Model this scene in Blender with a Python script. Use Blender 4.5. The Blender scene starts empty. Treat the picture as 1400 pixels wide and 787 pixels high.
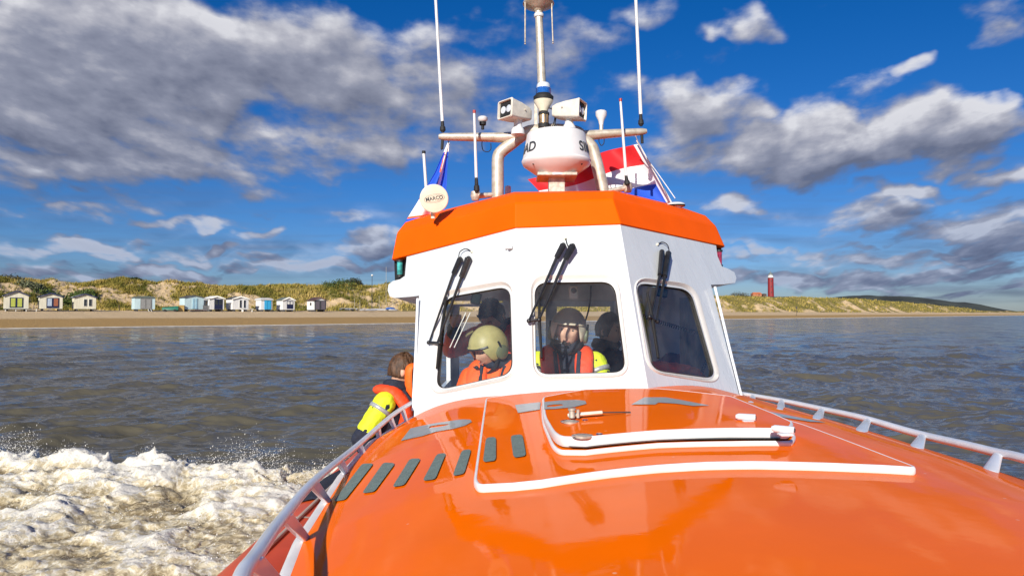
import bpy, math, random
import numpy as np
from mathutils import Vector, Matrix, Euler
from mathutils.geometry import tessellate_polygon
random.seed(7); rng = np.random.default_rng(11)
sc = bpy.context.scene
PI = math.pi
# ------------------------------------------------------------ camera model
F = 933.33; EYE = 2.2; PITCH = math.atan(34.5/F)
CP, SP = math.cos(PITCH), math.sin(PITCH)
def ray(px, py):
    x = (px-700)/F; v = (393.5-py)/F
    return Vector((x, CP - v*SP, SP + v*CP))
def W(px, py, Y):
    d = ray(px, py); t = Y/d.y
    return Vector((d.x*t, Y, EYE + d.z*t))
CAMP = Vector((0, 0, EYE))
def on_plane(px, py, p0, n, off=0.0):
    d = ray(px, py); t = (p0-CAMP).dot(n)/d.dot(n)
    p = CAMP + d*t
    if off: p = p - d.normalized()*off
    return p
def WX(px, py, z):     # hit horizontal plane z
    d = ray(px, py); t = (z-EYE)/d.z
    return CAMP + d*t
# ------------------------------------------------------------ mesh helpers
class MB:
    def __init__(s): s.v = []; s.f = []; s.m = []
    def add(s, vs, fs, mi=0):
        o = len(s.v); s.v += [tuple(p) for p in vs]
        s.f += [tuple(i+o for i in f) for f in fs]; s.m += [mi]*len(fs); return s
    def box(s, c, d, R=None, mi=0):
        c = Vector(c); R = R or Matrix.Identity(3)
        vs = [c + R @ Vector((x*d[0]/2, y*d[1]/2, z*d[2]/2)) for x in (-1,1) for y in (-1,1) for z in (-1,1)]
        return s.add(vs, [(0,1,3,2),(4,6,7,5),(0,4,5,1),(2,3,7,6),(0,2,6,4),(1,5,7,3)], mi)
    def tube(s, pts, rad, n=12, mi=0, flat=1.0, up=None, cap=True):
        pts = [Vector(p) for p in pts]
        if not hasattr(rad, '__len__'): rad = [rad]*len(pts)
        vs = []; fs = []; prev = None
        for i, p in enumerate(pts):
            a = pts[max(i-1,0)]; b = pts[min(i+1,len(pts)-1)]
            t = (b-a).normalized() if (b-a).length > 1e-9 else Vector((0,0,1))
            if prev is None:
                u = up.copy() if up else (Vector((0,0,1)) if abs(t.z) < .9 else Vector((1,0,0)))
            else: u = prev
            u = (u - t*u.dot(t)).normalized(); w = t.cross(u); prev = u
            for k in range(n):
                q = 2*PI*k/n; vs.append(p + (w*math.cos(q) + u*math.sin(q)*flat)*rad[i])
        for i in range(len(pts)-1):
            for k in range(n):
                fs.append((i*n+k, i*n+(k+1)%n, (i+1)*n+(k+1)%n, (i+1)*n+k))
        if cap:
            fs.append(tuple(range(n))[::-1]); fs.append(tuple((len(pts)-1)*n+k for k in range(n)))
        return s.add(vs, fs, mi)
    def caps(s, a, b, ra, rb, n=14, mi=0, flat=1.0, up=None):   # capsule with rounded ends
        a = Vector(a); b = Vector(b); t = (b-a).normalized()
        P = []; R = []
        for k in range(1, 5):
            q = PI/2*(1-k/5); P.append(a - t*ra*math.sin(q)); R.append(ra*math.cos(q))
        P.append(a); R.append(ra); P.append(b); R.append(rb)
        for k in range(1, 5):
            q = PI/2*k/5; P.append(b + t*rb*math.sin(q)); R.append(rb*math.cos(q))
        return s.tube(P, R, n, mi, flat, up)
    def lathe(s, c, prof, n=32, axis=(0,0,1), mi=0):
        c = Vector(c); ax = Vector(axis).normalized()
        u = Vector((0,0,1)) if abs(ax.z) < .9 else Vector((1,0,0)); u = (u-ax*u.dot(ax)).normalized(); w = ax.cross(u)
        vs = [c+ax*z+(w*math.cos(2*PI*k/n)+u*math.sin(2*PI*k/n))*max(r, 1e-4) for r, z in prof for k in range(n)]
        fs = [(i*n+k, i*n+(k+1)%n, (i+1)*n+(k+1)%n, (i+1)*n+k) for i in range(len(prof)-1) for k in range(n)]
        fs.append(tuple(range(n))[::-1]); fs.append(tuple((len(prof)-1)*n+k for k in range(n)))
        return s.add(vs, fs, mi)
    def ball(s, c, r, R=None, nu=20, nv=12, mi=0):
        if not hasattr(r, '__len__'): r = (r, r, r)
        R = R or Matrix.Identity(3); c = Vector(c); vs = [c + R @ Vector((0,0,r[2]))]
        for j in range(1, nv):
            th = PI*j/nv
            for k in range(nu):
                q = 2*PI*k/nu
                vs.append(c + R @ Vector((r[0]*math.sin(th)*math.cos(q), r[1]*math.sin(th)*math.sin(q), r[2]*math.cos(th))))
        vs.append(c + R @ Vector((0,0,-r[2]))); fs = []
        for k in range(nu): fs.append((0, 1+k, 1+(k+1)%nu))
        for j in range(nv-2):
            for k in range(nu):
                a = 1+j*nu+k; b = 1+j*nu+(k+1)%nu
                fs.append((a, a+nu, b+nu, b))
        l = len(vs)-1; o = 1+(nv-2)*nu
        for k in range(nu): fs.append((l, o+(k+1)%nu, o+k))
        return s.add(vs, fs, mi)
    def poly(s, loop, holes=(), mi=0):
        allp = [Vector(p) for p in loop]; ls = [list(allp)]
        for h in holes: ls.append([Vector(p) for p in h]); allp += ls[-1]
        return s.add(allp, [tuple(t) for t in tessellate_polygon(ls)], mi)
    def prism(s, loop, off, mi=0):      # solid: polygon loop extruded by vector off
        n = len(loop); off = Vector(off); L = [Vector(p) for p in loop]
        tr = [tuple(t) for t in tessellate_polygon([L])]
        vs = L + [p+off for p in L]
        fs = [t for t in tr] + [tuple(i+n for i in t[::-1]) for t in tr]
        fs += [(i, i+n, (i+1)%n+n, (i+1)%n) for i in range(n)]
        return s.add(vs, fs, mi)
    def bridge(s, loops, closed=True, mi=0):
        n = len(loops[0]); vs = [p for l in loops for p in l]; fs = []
        for j in range(len(loops)-1):
            for k in range(n if closed else n-1):
                fs.append((j*n+k, j*n+(k+1)%n, (j+1)*n+(k+1)%n, (j+1)*n+k))
        return s.add(vs, fs, mi)
def setp(o, label=None, cat=None, group=None, kind=None):
    if label: o['label'] = label
    if cat: o['category'] = cat
    if group: o['group'] = group
    if kind: o['kind'] = kind
    return o
def wloc(o):
    v = Vector(o.location)
    while o.parent: o = o.parent; v += o.location
    return v
def empty(name, loc, label, cat, group=None, rz=0):
    o = bpy.data.objects.new(name, None); sc.collection.objects.link(o)
    o.location = loc; o.rotation_euler = (0,0,rz); o.empty_display_size = .2
    return setp(o, label, cat, group)
def obj(name, mb, mats, parent=None, smooth=40, bevel=0, seg=2, solid=0, local=False, fixn=True, sub=0):
    me = bpy.data.meshes.new(name)
    me.from_pydata([tuple(p) for p in mb.v], [], mb.f)
    if not isinstance(mats, (list, tuple)): mats = [mats]
    for m in mats: me.materials.append(m)
    if len(mats) > 1: me.polygons.foreach_set('material_index', mb.m)
    if fixn:
        import bmesh
        bm = bmesh.new(); bm.from_mesh(me)
        bmesh.ops.remove_doubles(bm, verts=bm.verts, dist=1e-5)
        bmesh.ops.recalc_face_normals(bm, faces=bm.faces); bm.to_mesh(me); bm.free()
    if smooth:
        me.polygons.foreach_set('use_smooth', [True]*len(me.polygons))
        me.set_sharp_from_angle(angle=math.radians(smooth))
    o = bpy.data.objects.new(name, me); sc.collection.objects.link(o)
    if parent is not None:
        if not local:
            me.transform(Matrix.Translation(-wloc(parent)))
        o.parent = parent
    if solid:
        m = o.modifiers.new('solid', 'SOLIDIFY'); m.thickness = solid; m.offset = -1
    if bevel:
        m = o.modifiers.new('bevel', 'BEVEL'); m.width = bevel; m.segments = seg; m.limit_method = 'ANGLE'; m.angle_limit = math.radians(25)
    if sub:
        m = o.modifiers.new('sub', 'SUBSURF'); m.levels = sub; m.render_levels = sub
    me.update(); return o
def arr_obj(name, V, Fq, mat, parent=None, smooth=True, attrs=None):   # fast numpy mesh
    me = bpy.data.meshes.new(name); V = np.asarray(V, dtype=np.float32); Fq = np.asarray(Fq, dtype=np.int32)
    k = Fq.shape[1]
    me.vertices.add(len(V)); me.vertices.foreach_set('co', V.ravel())
    me.loops.add(Fq.size); me.loops.foreach_set('vertex_index', Fq.ravel())
    me.polygons.add(len(Fq)); me.polygons.foreach_set('loop_start', np.arange(0, Fq.size, k, dtype=np.int32))
    me.polygons.foreach_set('loop_total', np.full(len(Fq), k, dtype=np.int32))
    me.polygons.foreach_set('use_smooth', np.full(len(Fq), smooth))
    me.update(calc_edges=True)
    for m in (mat if isinstance(mat, (list, tuple)) else [mat]): me.materials.append(m)
    if attrs:
        for nme, a in attrs.items():
            at = me.attributes.new(nme, 'FLOAT', 'POINT'); at.data.foreach_set('value', np.asarray(a, dtype=np.float32))
    o = bpy.data.objects.new(name, me); sc.collection.objects.link(o)
    if parent is not None: me.transform(Matrix.Translation(-wloc(parent))); o.parent = parent
    return o
def gridfaces(nr, nc):
    i = np.arange(nr-1)[:, None]*nc + np.arange(nc-1)[None, :]
    return np.stack([i, i+1, i+nc+1, i+nc], -1).reshape(-1, 4)
# ------------------------------------------------------------ numpy noise
_tab = rng.random(65536).astype(np.float32)
def _h(ix, iy, sd): return _tab[((ix*73856093) ^ (iy*19349663) ^ (sd*83492791)) & 65535]
def vnoise(x, y, sd=0):
    ix = np.floor(x).astype(np.int64); iy = np.floor(y).astype(np.int64)
    fx = x-ix; fy = y-iy; fx = fx*fx*fx*(fx*(fx*6-15)+10); fy = fy*fy*fy*(fy*(fy*6-15)+10)
    a = _h(ix, iy, sd); b = _h(ix+1, iy, sd); c = _h(ix, iy+1, sd); d = _h(ix+1, iy+1, sd)
    return (a*(1-fx)+b*fx)*(1-fy)+(c*(1-fx)+d*fx)*fy
def fbm(x, y, o=5, sd=0, g=.5, lac=2.03):
    s = 0; a = 1; t = 0
    for k in range(o):
        s = s + a*vnoise(x, y, sd+k*17); t += a; a *= g; x, y = (x*.8-y*.6)*lac, (x*.6+y*.8)*lac
    return s/t
def ridged(x, y, o=5, sd=0, g=.55):
    s = 0; a = 1; t = 0
    for k in range(o):
        s = s + a*(1-np.abs(2*vnoise(x, y, sd+k*13)-1)); t += a; a *= g; x, y = (x*.8-y*.6)*2.07, (x*.6+y*.8)*2.07
    return s/t
# ------------------------------------------------------------ materials
def nd(nt, t, **kw):
    n = nt.nodes.new(t)
    for k, v in kw.items():
        if k in n.inputs.keys(): n.inputs[k].default_value = v
        else: setattr(n, k, v)
    return n
def mat(name, col, rough=.5, metal=0, coat=0, var=.12, vs=6.0, bump=0, bs=40.0, col2=None, spec=.5, coatr=.03, emis=0, det=4, obj_coord=True, rvar=0, stretch=None):
    m = bpy.data.materials.new(name); m.use_nodes = True; nt = m.node_tree; b = nt.nodes['Principled BSDF']; L = nt.links
    b.inputs['Roughness'].default_value = rough; b.inputs['Metallic'].default_value = metal
    b.inputs['Coat Weight'].default_value = coat; b.inputs['Coat Roughness'].default_value = coatr
    b.inputs['Specular IOR Level'].default_value = spec
    tc = nd(nt, 'ShaderNodeTexCoord'); src = tc.outputs['Object']
    if stretch:
        mp = nd(nt, 'ShaderNodeMapping'); mp.inputs['Scale'].default_value = stretch; L.new(src, mp.inputs[0]); src = mp.outputs[0]
    no = nd(nt, 'ShaderNodeTexNoise'); no.inputs['Scale'].default_value = vs; no.inputs['Detail'].default_value = det; L.new(src, no.inputs['Vector'])
    mx = nd(nt, 'ShaderNodeMix', data_type='RGBA')
    rp = nd(nt, 'ShaderNodeMapRange'); rp.inputs[1].default_value = .35; rp.inputs[2].default_value = .65; L.new(no.outputs[0], rp.inputs[0])
    L.new(rp.outputs[0], mx.inputs[0])
    c1 = tuple(min(1, c*(1-var)) for c in col); c2 = col2 or tuple(min(1, c*(1+var)) for c in col)
    mx.inputs[6].default_value = (*c1, 1); mx.inputs[7].default_value = (*c2, 1)
    L.new(mx.outputs[2], b.inputs['Base Color'])
    if rvar:
        r2 = nd(nt, 'ShaderNodeMapRange'); r2.inputs[1].default_value = .3; r2.inputs[2].default_value = .7
        r2.inputs[3].default_value = max(0, rough-rvar); r2.inputs[4].default_value = rough+rvar
        n3 = nd(nt, 'ShaderNodeTexNoise'); n3.inputs['Scale'].default_value = vs*2.3; n3.inputs['Detail'].default_value = 6; L.new(src, n3.inputs['Vector'])
        L.new(n3.outputs[0], r2.inputs[0]); L.new(r2.outputs[0], b.inputs['Roughness'])
    if bump:
        n2 = nd(nt, 'ShaderNodeTexNoise'); n2.inputs['Scale'].default_value = bs; n2.inputs['Detail'].default_value = 5; L.new(src, n2.inputs['Vector'])
        bp = nd(nt, 'ShaderNodeBump'); bp.inputs['Strength'].default_value = bump; bp.inputs['Distance'].default_value = .01
        L.new(n2.outputs[0], bp.inputs['Height']); L.new(bp.outputs[0], b.inputs['Normal'])
        if coat: L.new(bp.outputs[0], b.inputs['Coat Normal'])
    if emis:
        b.inputs['Emission Color'].default_value = (*col, 1); b.inputs['Emission Strength'].default_value = emis
    return m
M = {}
ORANGE = (.97, .158, .001)
M['orange'] = mat('orange_gelcoat', ORANGE, .5, coat=.36, coatr=.03, var=.05, vs=3, bump=.03, bs=14, rvar=.06, spec=.0)
M['orange'].node_tree.nodes['Principled BSDF'].inputs['Coat IOR'].default_value = 1.38
M['orange_roof'] = mat('orange_roof_paint', (.94, .112, .001), .6, coat=.03, coatr=.35, var=.04, vs=4, bump=.02, bs=20, spec=.04)
M['white'] = mat('white_gelcoat', (.665, .695, .70), .3, coat=.25, coatr=.1, var=.035, vs=5, bump=.03, bs=5, stretch=(2, 2, .5), rvar=.12)
M['white_rim'] = mat('white_rubber_rim', (.78, .76, .74), .4, var=.06, vs=14, bump=.05)
M['rail'] = mat('white_rail_paint', (.70, .72, .75), .28, coat=.3, var=.06, vs=12, bump=.03)
M['frame'] = mat('window_frame_cream', (.70, .67, .62), .35, var=.05)
M['gasket'] = mat('black_gasket', (.02, .02, .02), .5)
M['black'] = mat('black_plastic', (.018, .018, .02), .38, var=.3, vs=30, bump=.05)
M['rubber'] = mat('black_rubber', (.012, .012, .012), .7, var=.3)
M['grip'] = mat('grey_antislip', (.16, .215, .19), .85, var=.12, vs=60, bump=.5, bs=260)
M['mark'] = mat('grey_deck_marking', (.36, .39, .38), .45, coat=.3, var=.06, vs=30)
M['alu'] = mat('weathered_cream_alloy', (.56, .49, .37), .42, metal=.35, var=.16, vs=25, col2=(.64, .58, .48), bump=.06)
M['alu2'] = mat('weathered_steel', (.50, .44, .36), .5, metal=.3, var=.25, vs=40, bump=.1)
M['chrome'] = mat('stainless', (.6, .6, .6), .2, metal=1, var=.05)
M['cream'] = mat('cream_plastic', (.74, .68, .52), .4, var=.06, vs=20)
M['whitep'] = mat('white_plastic', (.68, .68, .67), .35, var=.04, vs=12, coat=.2)
M['darktxt'] = mat('dark_lettering', (.04, .045, .05), .5)
M['redtip'] = mat('red_plastic_tip', (.35, .03, .02), .4)
M['lamp'] = mat('aged_white_lamp_housing', (.66, .62, .53), .4, var=.08, vs=30, bump=.04)
M['tube'] = mat('orange_tube_fabric', (.66, .085, .015), .42, var=.10, vs=5, bump=.08, bs=30)
M['khaki'] = mat('khaki_helmet_shell', (.42, .38, .16), .45, var=.12, vs=16)
M['beige'] = mat('beige_helmet_shell', (.62, .56, .44), .4, var=.08, vs=14)
M['earcup'] = mat('olive_ear_cup', (.14, .16, .09), .5)
M['skin'] = mat('skin', (.55, .31, .21), .5, var=.07, vs=30, bump=.05, bs=90)
M['skin_lightened'] = mat('lightened_skin', (.66, .40, .29), .5, var=.07, vs=30)  # skin copy with a lightened colour to make up for the cabin shade
M['lips'] = mat('lips', (.42, .17, .13), .45)
M['hair_brown'] = mat('brown_hair', (.075, .035, .015), .6, var=.5, vs=70, bump=.6, bs=120, stretch=(1,1,.3))
M['hair_black'] = mat('black_hair', (.012, .010, .010), .5, var=.5, vs=70, bump=.5, bs=120)
M['navy'] = mat('navy_fabric', (.012, .016, .032), .85, var=.3, vs=40, bump=.4, bs=90)
M['vest'] = mat('orange_red_vest_fabric', (.85, .07, .012), .65, var=.10, vs=22, bump=.4, bs=60)
M['vest2'] = mat('bright_orange_jacket_fabric', (.92, .13, .008), .65, var=.08, vs=22, bump=.4, bs=60)
M['hivis'] = mat('hi_vis_yellow_fabric', (.68, .80, .02), .7, var=.07, vs=22, bump=.4, bs=60)
M['reflect'] = mat('reflective_tape', (.45, .46, .45), .35, metal=.3, var=.1, vs=60)
M['eyew'] = mat('eye_white', (.42, .38, .35), .3); M['eyed'] = mat('eye_dark', (.02, .02, .02), .15)
M['int_grey'] = mat('interior_grey_lining', (.66, .66, .64), .7, var=.12, vs=8)
M['int_dark'] = mat('interior_dark_trim', (.05, .05, .055), .7, var=.2)
M['int_pale'] = mat('interior_pale_panel', (.80, .80, .78), .6, var=.08)
M['dash'] = mat('pale_grey_dashboard', (.60, .60, .58), .7)
M['seat'] = mat('dark_vinyl_seat', (.03, .03, .035), .5, var=.2)
M['fl_red'] = mat('flag_red', (.66, .015, .02), .75, var=.06); M['fl_white'] = mat('flag_white', (.78, .78, .78), .75, var=.04)
M['fl_blue'] = mat('flag_blue', (.015, .09, .58), .75, var=.08); M['fl_or'] = mat('flag_orange', (.85, .12, .02), .75, var=.06)
def glass_mat(name, tint, ior=1.5, rough=0.0, refl=1.0):
    m = bpy.data.materials.new(name); m.use_nodes = True; nt = m.node_tree; nt.nodes.clear(); L = nt.links
    out = nd(nt, 'ShaderNodeOutputMaterial'); mx = nd(nt, 'ShaderNodeMixShader')
    tr = nd(nt, 'ShaderNodeBsdfTransparent'); tr.inputs[0].default_value = (*tint, 1)
    gl = nd(nt, 'ShaderNodeBsdfGlossy'); gl.inputs['Roughness'].default_value = rough
    fr = nd(nt, 'ShaderNodeFresnel'); fr.inputs[0].default_value = ior
    L.new(fr.outputs[0], mx.inputs[0]); L.new(tr.outputs[0], mx.inputs[1]); L.new(gl.outputs[0], mx.inputs[2])
    # thin salt-spray film on the pane
    df = nd(nt, 'ShaderNodeBsdfDiffuse'); df.inputs[0].default_value = (.6, .62, .65, 1)
    tc = nd(nt, 'ShaderNodeTexCoord'); no = nd(nt, 'ShaderNodeTexNoise'); no.inputs['Scale'].default_value = 7; no.inputs['Detail'].default_value = 6
    L.new(tc.outputs['Object'], no.inputs['Vector'])
    mr = nd(nt, 'ShaderNodeMapRange'); mr.inputs[1].default_value = .35; mr.inputs[2].default_value = .8; mr.inputs[3].default_value = .01; mr.inputs[4].default_value = .07
    L.new(no.outputs[0], mr.inputs[0]); m2 = nd(nt, 'ShaderNodeMixShader')
    L.new(mr.outputs[0], m2.inputs[0]); L.new(mx.outputs[0], m2.inputs[1]); L.new(df.outputs[0], m2.inputs[2]); L.new(m2.outputs[0], out.inputs[0])
    return m
M['glass'] = glass_mat('tinted_cabin_glass', (.96, .98, .97))
M['glass_clear'] = glass_mat('clear_side_glass', (.9, .92, .92))
M['blue_lens'] = mat('blue_beacon_lens', (.02, .16, .55), .1, coat=1, var=.1)
M['clear_lens'] = mat('frosted_lens', (.6, .64, .68), .1, coat=1, var=.1)
M['green_lens'] = mat('green_nav_lens', (.05, .34, .32), .12, coat=1, var=.5, vs=30)
M['red_lens'] = mat('red_nav_lens', (.30, .02, .06), .12, coat=1, var=.5, vs=30)
M['brass'] = mat('brass_horn_body', (.55, .38, .22), .3, metal=.9, var=.2, vs=30)

def coat_film(m, lo, hi, sc_):      # salt film: patches where the gloss is duller
    nt = m.node_tree; b = nt.nodes['Principled BSDF']; tc = nd(nt, 'ShaderNodeTexCoord'); n = nd(nt, 'ShaderNodeTexNoise'); n.inputs['Scale'].default_value = sc_; n.inputs['Detail'].default_value = 9; n.inputs['Roughness'].default_value = .7
    nt.links.new(tc.outputs['Object'], n.inputs['Vector']); r = nd(nt, 'ShaderNodeMapRange'); r.inputs[1].default_value = .42; r.inputs[2].default_value = .68; r.inputs[3].default_value = lo; r.inputs[4].default_value = hi
    nt.links.new(n.outputs[0], r.inputs[0]); nt.links.new(r.outputs[0], b.inputs['Coat Roughness'])
    # sparse dried splash marks
    v = nd(nt, 'ShaderNodeTexVoronoi'); v.inputs['Scale'].default_value = 21; v.inputs['Randomness'].default_value = 1; nt.links.new(tc.outputs['Object'], v.inputs['Vector'])
    c = nd(nt, 'ShaderNodeMapRange'); c.inputs[1].default_value = .10; c.inputs[2].default_value = .05; c.inputs[3].default_value = 0; c.inputs[4].default_value = .55; nt.links.new(v.outputs['Distance'], c.inputs[0])
    sr = nd(nt, 'ShaderNodeSeparateColor'); nt.links.new(v.outputs['Color'], sr.inputs[0]); g = nd(nt, 'ShaderNodeMath', operation='GREATER_THAN'); g.inputs[1].default_value = .90; nt.links.new(sr.outputs[0], g.inputs[0])
    mu = nd(nt, 'ShaderNodeMath', operation='MULTIPLY'); nt.links.new(c.outputs[0], mu.inputs[0]); nt.links.new(g.outputs[0], mu.inputs[1])
    old = b.inputs['Base Color'].links[0].from_socket; mx = nd(nt, 'ShaderNodeMix', data_type='RGBA'); nt.links.new(mu.outputs[0], mx.inputs[0]); nt.links.new(old, mx.inputs[6]); mx.inputs[7].default_value = (.85, .55, .38, 1); nt.links.new(mx.outputs[2], b.inputs['Base Color'])
coat_film(M['orange'], .02, .08, 2.5)
# ------------------------------------------------------------ world, sun, camera
SUN_AZ_LEFT = 18.0; SUN_EL = 26.0
az = math.radians(SUN_AZ_LEFT); el = math.radians(SUN_EL)
sunv = Vector((-math.sin(az)*math.cos(el), -math.cos(az)*math.cos(el), math.sin(el)))   # towards the sun (behind the camera, left)
sl = bpy.data.lights.new('sun', 'SUN'); sl.energy = 5.0; sl.angle = math.radians(.53); sl.color = (1, .94, .85)
so = bpy.data.objects.new('sun', sl); sc.collection.objects.link(so); so.rotation_euler = sunv.to_track_quat('Z', 'Y').to_euler()
cam = bpy.data.cameras.new('camera'); co = bpy.data.objects.new('camera', cam); sc.collection.objects.link(co); sc.camera = co
cam.sensor_width = 36; cam.lens = F*36/1400; cam.clip_start = .05; cam.clip_end = 20000
co.location = CAMP; co.rotation_euler = (PI/2+PITCH, 0, 0)
vs = sc.view_settings; vs.view_transform = 'Standard'; vs.look = 'None'; vs.gamma = 1; vs.exposure = 0.27; vs.use_curve_mapping = False
world = bpy.data.worlds.new('World'); sc.world = world; world.use_nodes = True
nt = world.node_tree; nt.nodes.clear(); L = nt.links
def mth(nt, op, a, b=None, c=None, clamp=False):
    n = nt.nodes.new('ShaderNodeMath'); n.operation = op; n.use_clamp = clamp
    for i, v in enumerate((a, b, c)):
        if v is None: continue
        if isinstance(v, (int, float)): n.inputs[i].default_value = v
        else: nt.links.new(v, n.inputs[i])
    return n.outputs[0]
def U(px, py): return ((px-700)/F, (428-py)/F)
# cloud density group: input (u, v) on the sky in front plus the direction for the noise
G = bpy.data.node_groups.new('cloud_density', 'ShaderNodeTree')
G.interface.new_socket('UV', in_out='INPUT', socket_type='NodeSocketVector')
G.interface.new_socket('Den', in_out='OUTPUT', socket_type='NodeSocketFloat')
gi = G.nodes.new('NodeGroupInput'); go = G.nodes.new('NodeGroupOutput')
blobs = [ # px, py, rx, ry, weight
 (90,110,330,150,1.25),(330,100,270,120,1.2),(150,215,330,50,.95),(450,185,120,70,.95),(290,232,90,24,.9),(470,232,60,20,.65),
 (590,130,110,90,.72),(560,35,170,70,.60),(720,110,130,120,.50),
 (960,155,110,50,.95),(1110,195,215,52,1.15),(1300,175,110,50,1.1),(1050,225,150,22,.8),(840,120,70,50,.38),
 (1385,238,60,22,.9),(1290,300,190,32,.85),(1370,330,110,28,.8),(1210,354,240,12,.80),(1150,380,240,15,.85),(1320,372,130,12,.75),(1320,400,200,14,.75),
 (1032,286,42,16,.8),(1045,32,62,26,.72),(1205,26,70,20,.55),(1372,48,46,34,.55),(1245,88,34,13,.6),(890,8,80,24,.65),(1150,8,60,20,.5),
 (360,318,32,8,.8),(180,351,48,9,.8),(262,352,38,8,.75),(372,348,42,12,.85),(505,338,80,22,1.0),(440,362,150,12,.9),(60,288,70,16,.7),(115,297,30,9,.55),(95,325,40,5,.5),(30,368,150,11,1.0),(220,371,160,10,1.0),(320,338,80,9,.85),(110,338,130,12,.8),(250,305,110,9,.7),(480,300,70,9,.6),(1090,340,120,9,.8),(1260,262,120,14,.75),(1150,310,70,9,.6)]
acc = None
wn = G.nodes.new('ShaderNodeTexNoise'); wn.noise_dimensions = '2D'; wn.inputs['Scale'].default_value = 9; wn.inputs['Detail'].default_value = 3
G.links.new(gi.outputs[0], wn.inputs['Vector'])
ws = G.nodes.new('ShaderNodeVectorMath'); ws.operation = 'MULTIPLY_ADD'; G.links.new(wn.outputs['Color'], ws.inputs[0]); ws.inputs[1].default_value = (.13, .075, 0); 
wa = G.nodes.new('ShaderNodeVectorMath'); wa.operation = 'ADD'; G.links.new(gi.outputs[0], wa.inputs[0]); wa.inputs[1].default_value = (-.065, -.0375, 0)
G.links.new(wa.outputs[0], ws.inputs[2]); P = ws.outputs[0]
for (px, py, rx, ry, w) in blobs:
    u, v = U(px, py); a = F/rx; b = F/ry
    n1 = G.nodes.new('ShaderNodeVectorMath'); n1.operation = 'MULTIPLY_ADD'; G.links.new(P, n1.inputs[0])
    n1.inputs[1].default_value = (a, b, 0); n1.inputs[2].default_value = (-u*a, -v*b, 0)
    n2 = G.nodes.new('ShaderNodeVectorMath'); n2.operation = 'DOT_PRODUCT'; G.links.new(n1.outputs[0], n2.inputs[0]); G.links.new(n1.outputs[0], n2.inputs[1])
    e = mth(G, 'MULTIPLY_ADD', n2.outputs['Value'], -w*.62, w, clamp=False); e = mth(G, 'MAXIMUM', e, 0.0)
    acc = e if acc is None else mth(G, 'SMOOTH_MAX', acc, e, .12) if False else mth(G, 'MAXIMUM', acc, e)
# noise, squashed towards the horizon
sp = G.nodes.new('ShaderNodeSeparateXYZ'); G.links.new(gi.outputs[0], sp.inputs[0])
vv = mth(G, 'MAXIMUM', mth(G, 'ADD', sp.outputs[1], .07), .01)
lv = mth(G, 'LOGARITHM', vv, 2.718)
cb = G.nodes.new('ShaderNodeCombineXYZ')
G.links.new(mth(G, 'DIVIDE', sp.outputs[0], mth(G, 'ADD', mth(G, 'MULTIPLY', vv, .78), .11)), cb.inputs[0]); G.links.new(mth(G, 'MULTIPLY', lv, 1.15), cb.inputs[1])
def fb(scale, det, rough, off):
    mp = G.nodes.new('ShaderNodeMapping'); mp.inputs['Location'].default_value = off; mp.inputs['Scale'].default_value = (scale*.8, scale*1.15, scale)
    G.links.new(cb.outputs[0], mp.inputs[0])
    n = G.nodes.new('ShaderNodeTexNoise'); n.noise_dimensions = '2D'; n.inputs['Scale'].default_value = 1; n.inputs['Detail'].default_value = det; n.inputs['Roughness'].default_value = rough
    G.links.new(mp.outputs[0], n.inputs['Vector']); return n.outputs[0]
n1 = fb(2.3, 7, .56, (3.1, 1.7, 0)); n2 = fb(9, 6, .6, (7.7, 2.2, 3))
s1 = mth(G, 'MULTIPLY', mth(G, 'SUBTRACT', n1, .5), 2.3); s2 = mth(G, 'MULTIPLY', mth(G, 'SUBTRACT', n2, .5), 1.15)
mpv = G.nodes.new('ShaderNodeMapping'); mpv.inputs['Scale'].default_value = (3.2, 5.0, 1); G.links.new(cb.outputs[0], mpv.inputs[0])
vo = G.nodes.new('ShaderNodeTexVoronoi'); vo.voronoi_dimensions = '2D'; vo.feature = 'SMOOTH_F1'; vo.inputs['Scale'].default_value = 1; vo.inputs['Detail'].default_value = 2; vo.inputs['Roughness'].default_value = .45; vo.inputs['Smoothness'].default_value = .35; vo.normalize = True
wv_ = G.nodes.new('ShaderNodeVectorMath'); wv_.operation = 'MULTIPLY_ADD'; G.links.new(wn.outputs['Color'], wv_.inputs[0]); wv_.inputs[1].default_value = (.9, .9, 0); G.links.new(mpv.outputs[0], wv_.inputs[2]); G.links.new(wv_.outputs[0], vo.inputs['Vector'])
s3 = mth(G, 'MULTIPLY', mth(G, 'SUBTRACT', .36, vo.outputs['Distance']), 1.25)
den = mth(G, 'ADD', mth(G, 'ADD', mth(G, 'ADD', mth(G, 'MULTIPLY', acc, 1.0), mth(G, 'MULTIPLY', s1, .75)), mth(G, 'MULTIPLY', s2, .38)), s3)
G.links.new(den, go.inputs[0])
# direction -> (x/|y|, z/|y|)
tc = nd(nt, 'ShaderNodeTexCoord'); sx = nd(nt, 'ShaderNodeSeparateXYZ'); L.new(tc.outputs['Generated'], sx.inputs[0])
ay = mth(nt, 'MAXIMUM', mth(nt, 'ABSOLUTE', sx.outputs[1]), .25)
uv = nd(nt, 'ShaderNodeCombineXYZ'); L.new(mth(nt, 'DIVIDE', sx.outputs[0], ay), uv.inputs[0]); L.new(mth(nt, 'MAXIMUM', mth(nt, 'DIVIDE', sx.outputs[2], ay), -.02), uv.inputs[1])
def dens(offv):
    g = nt.nodes.new('ShaderNodeGroup'); g.node_tree = G
    if offv:
        a = nt.nodes.new('ShaderNodeVectorMath'); a.operation = 'ADD'; a.inputs[1].default_value = offv; L.new(uv.outputs[0], a.inputs[0]); L.new(a.outputs[0], g.inputs[0])
    else: L.new(uv.outputs[0], g.inputs[0])
    return g.outputs[0]
d0 = dens(None); d1 = dens((-.012, .032, 0))
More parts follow.
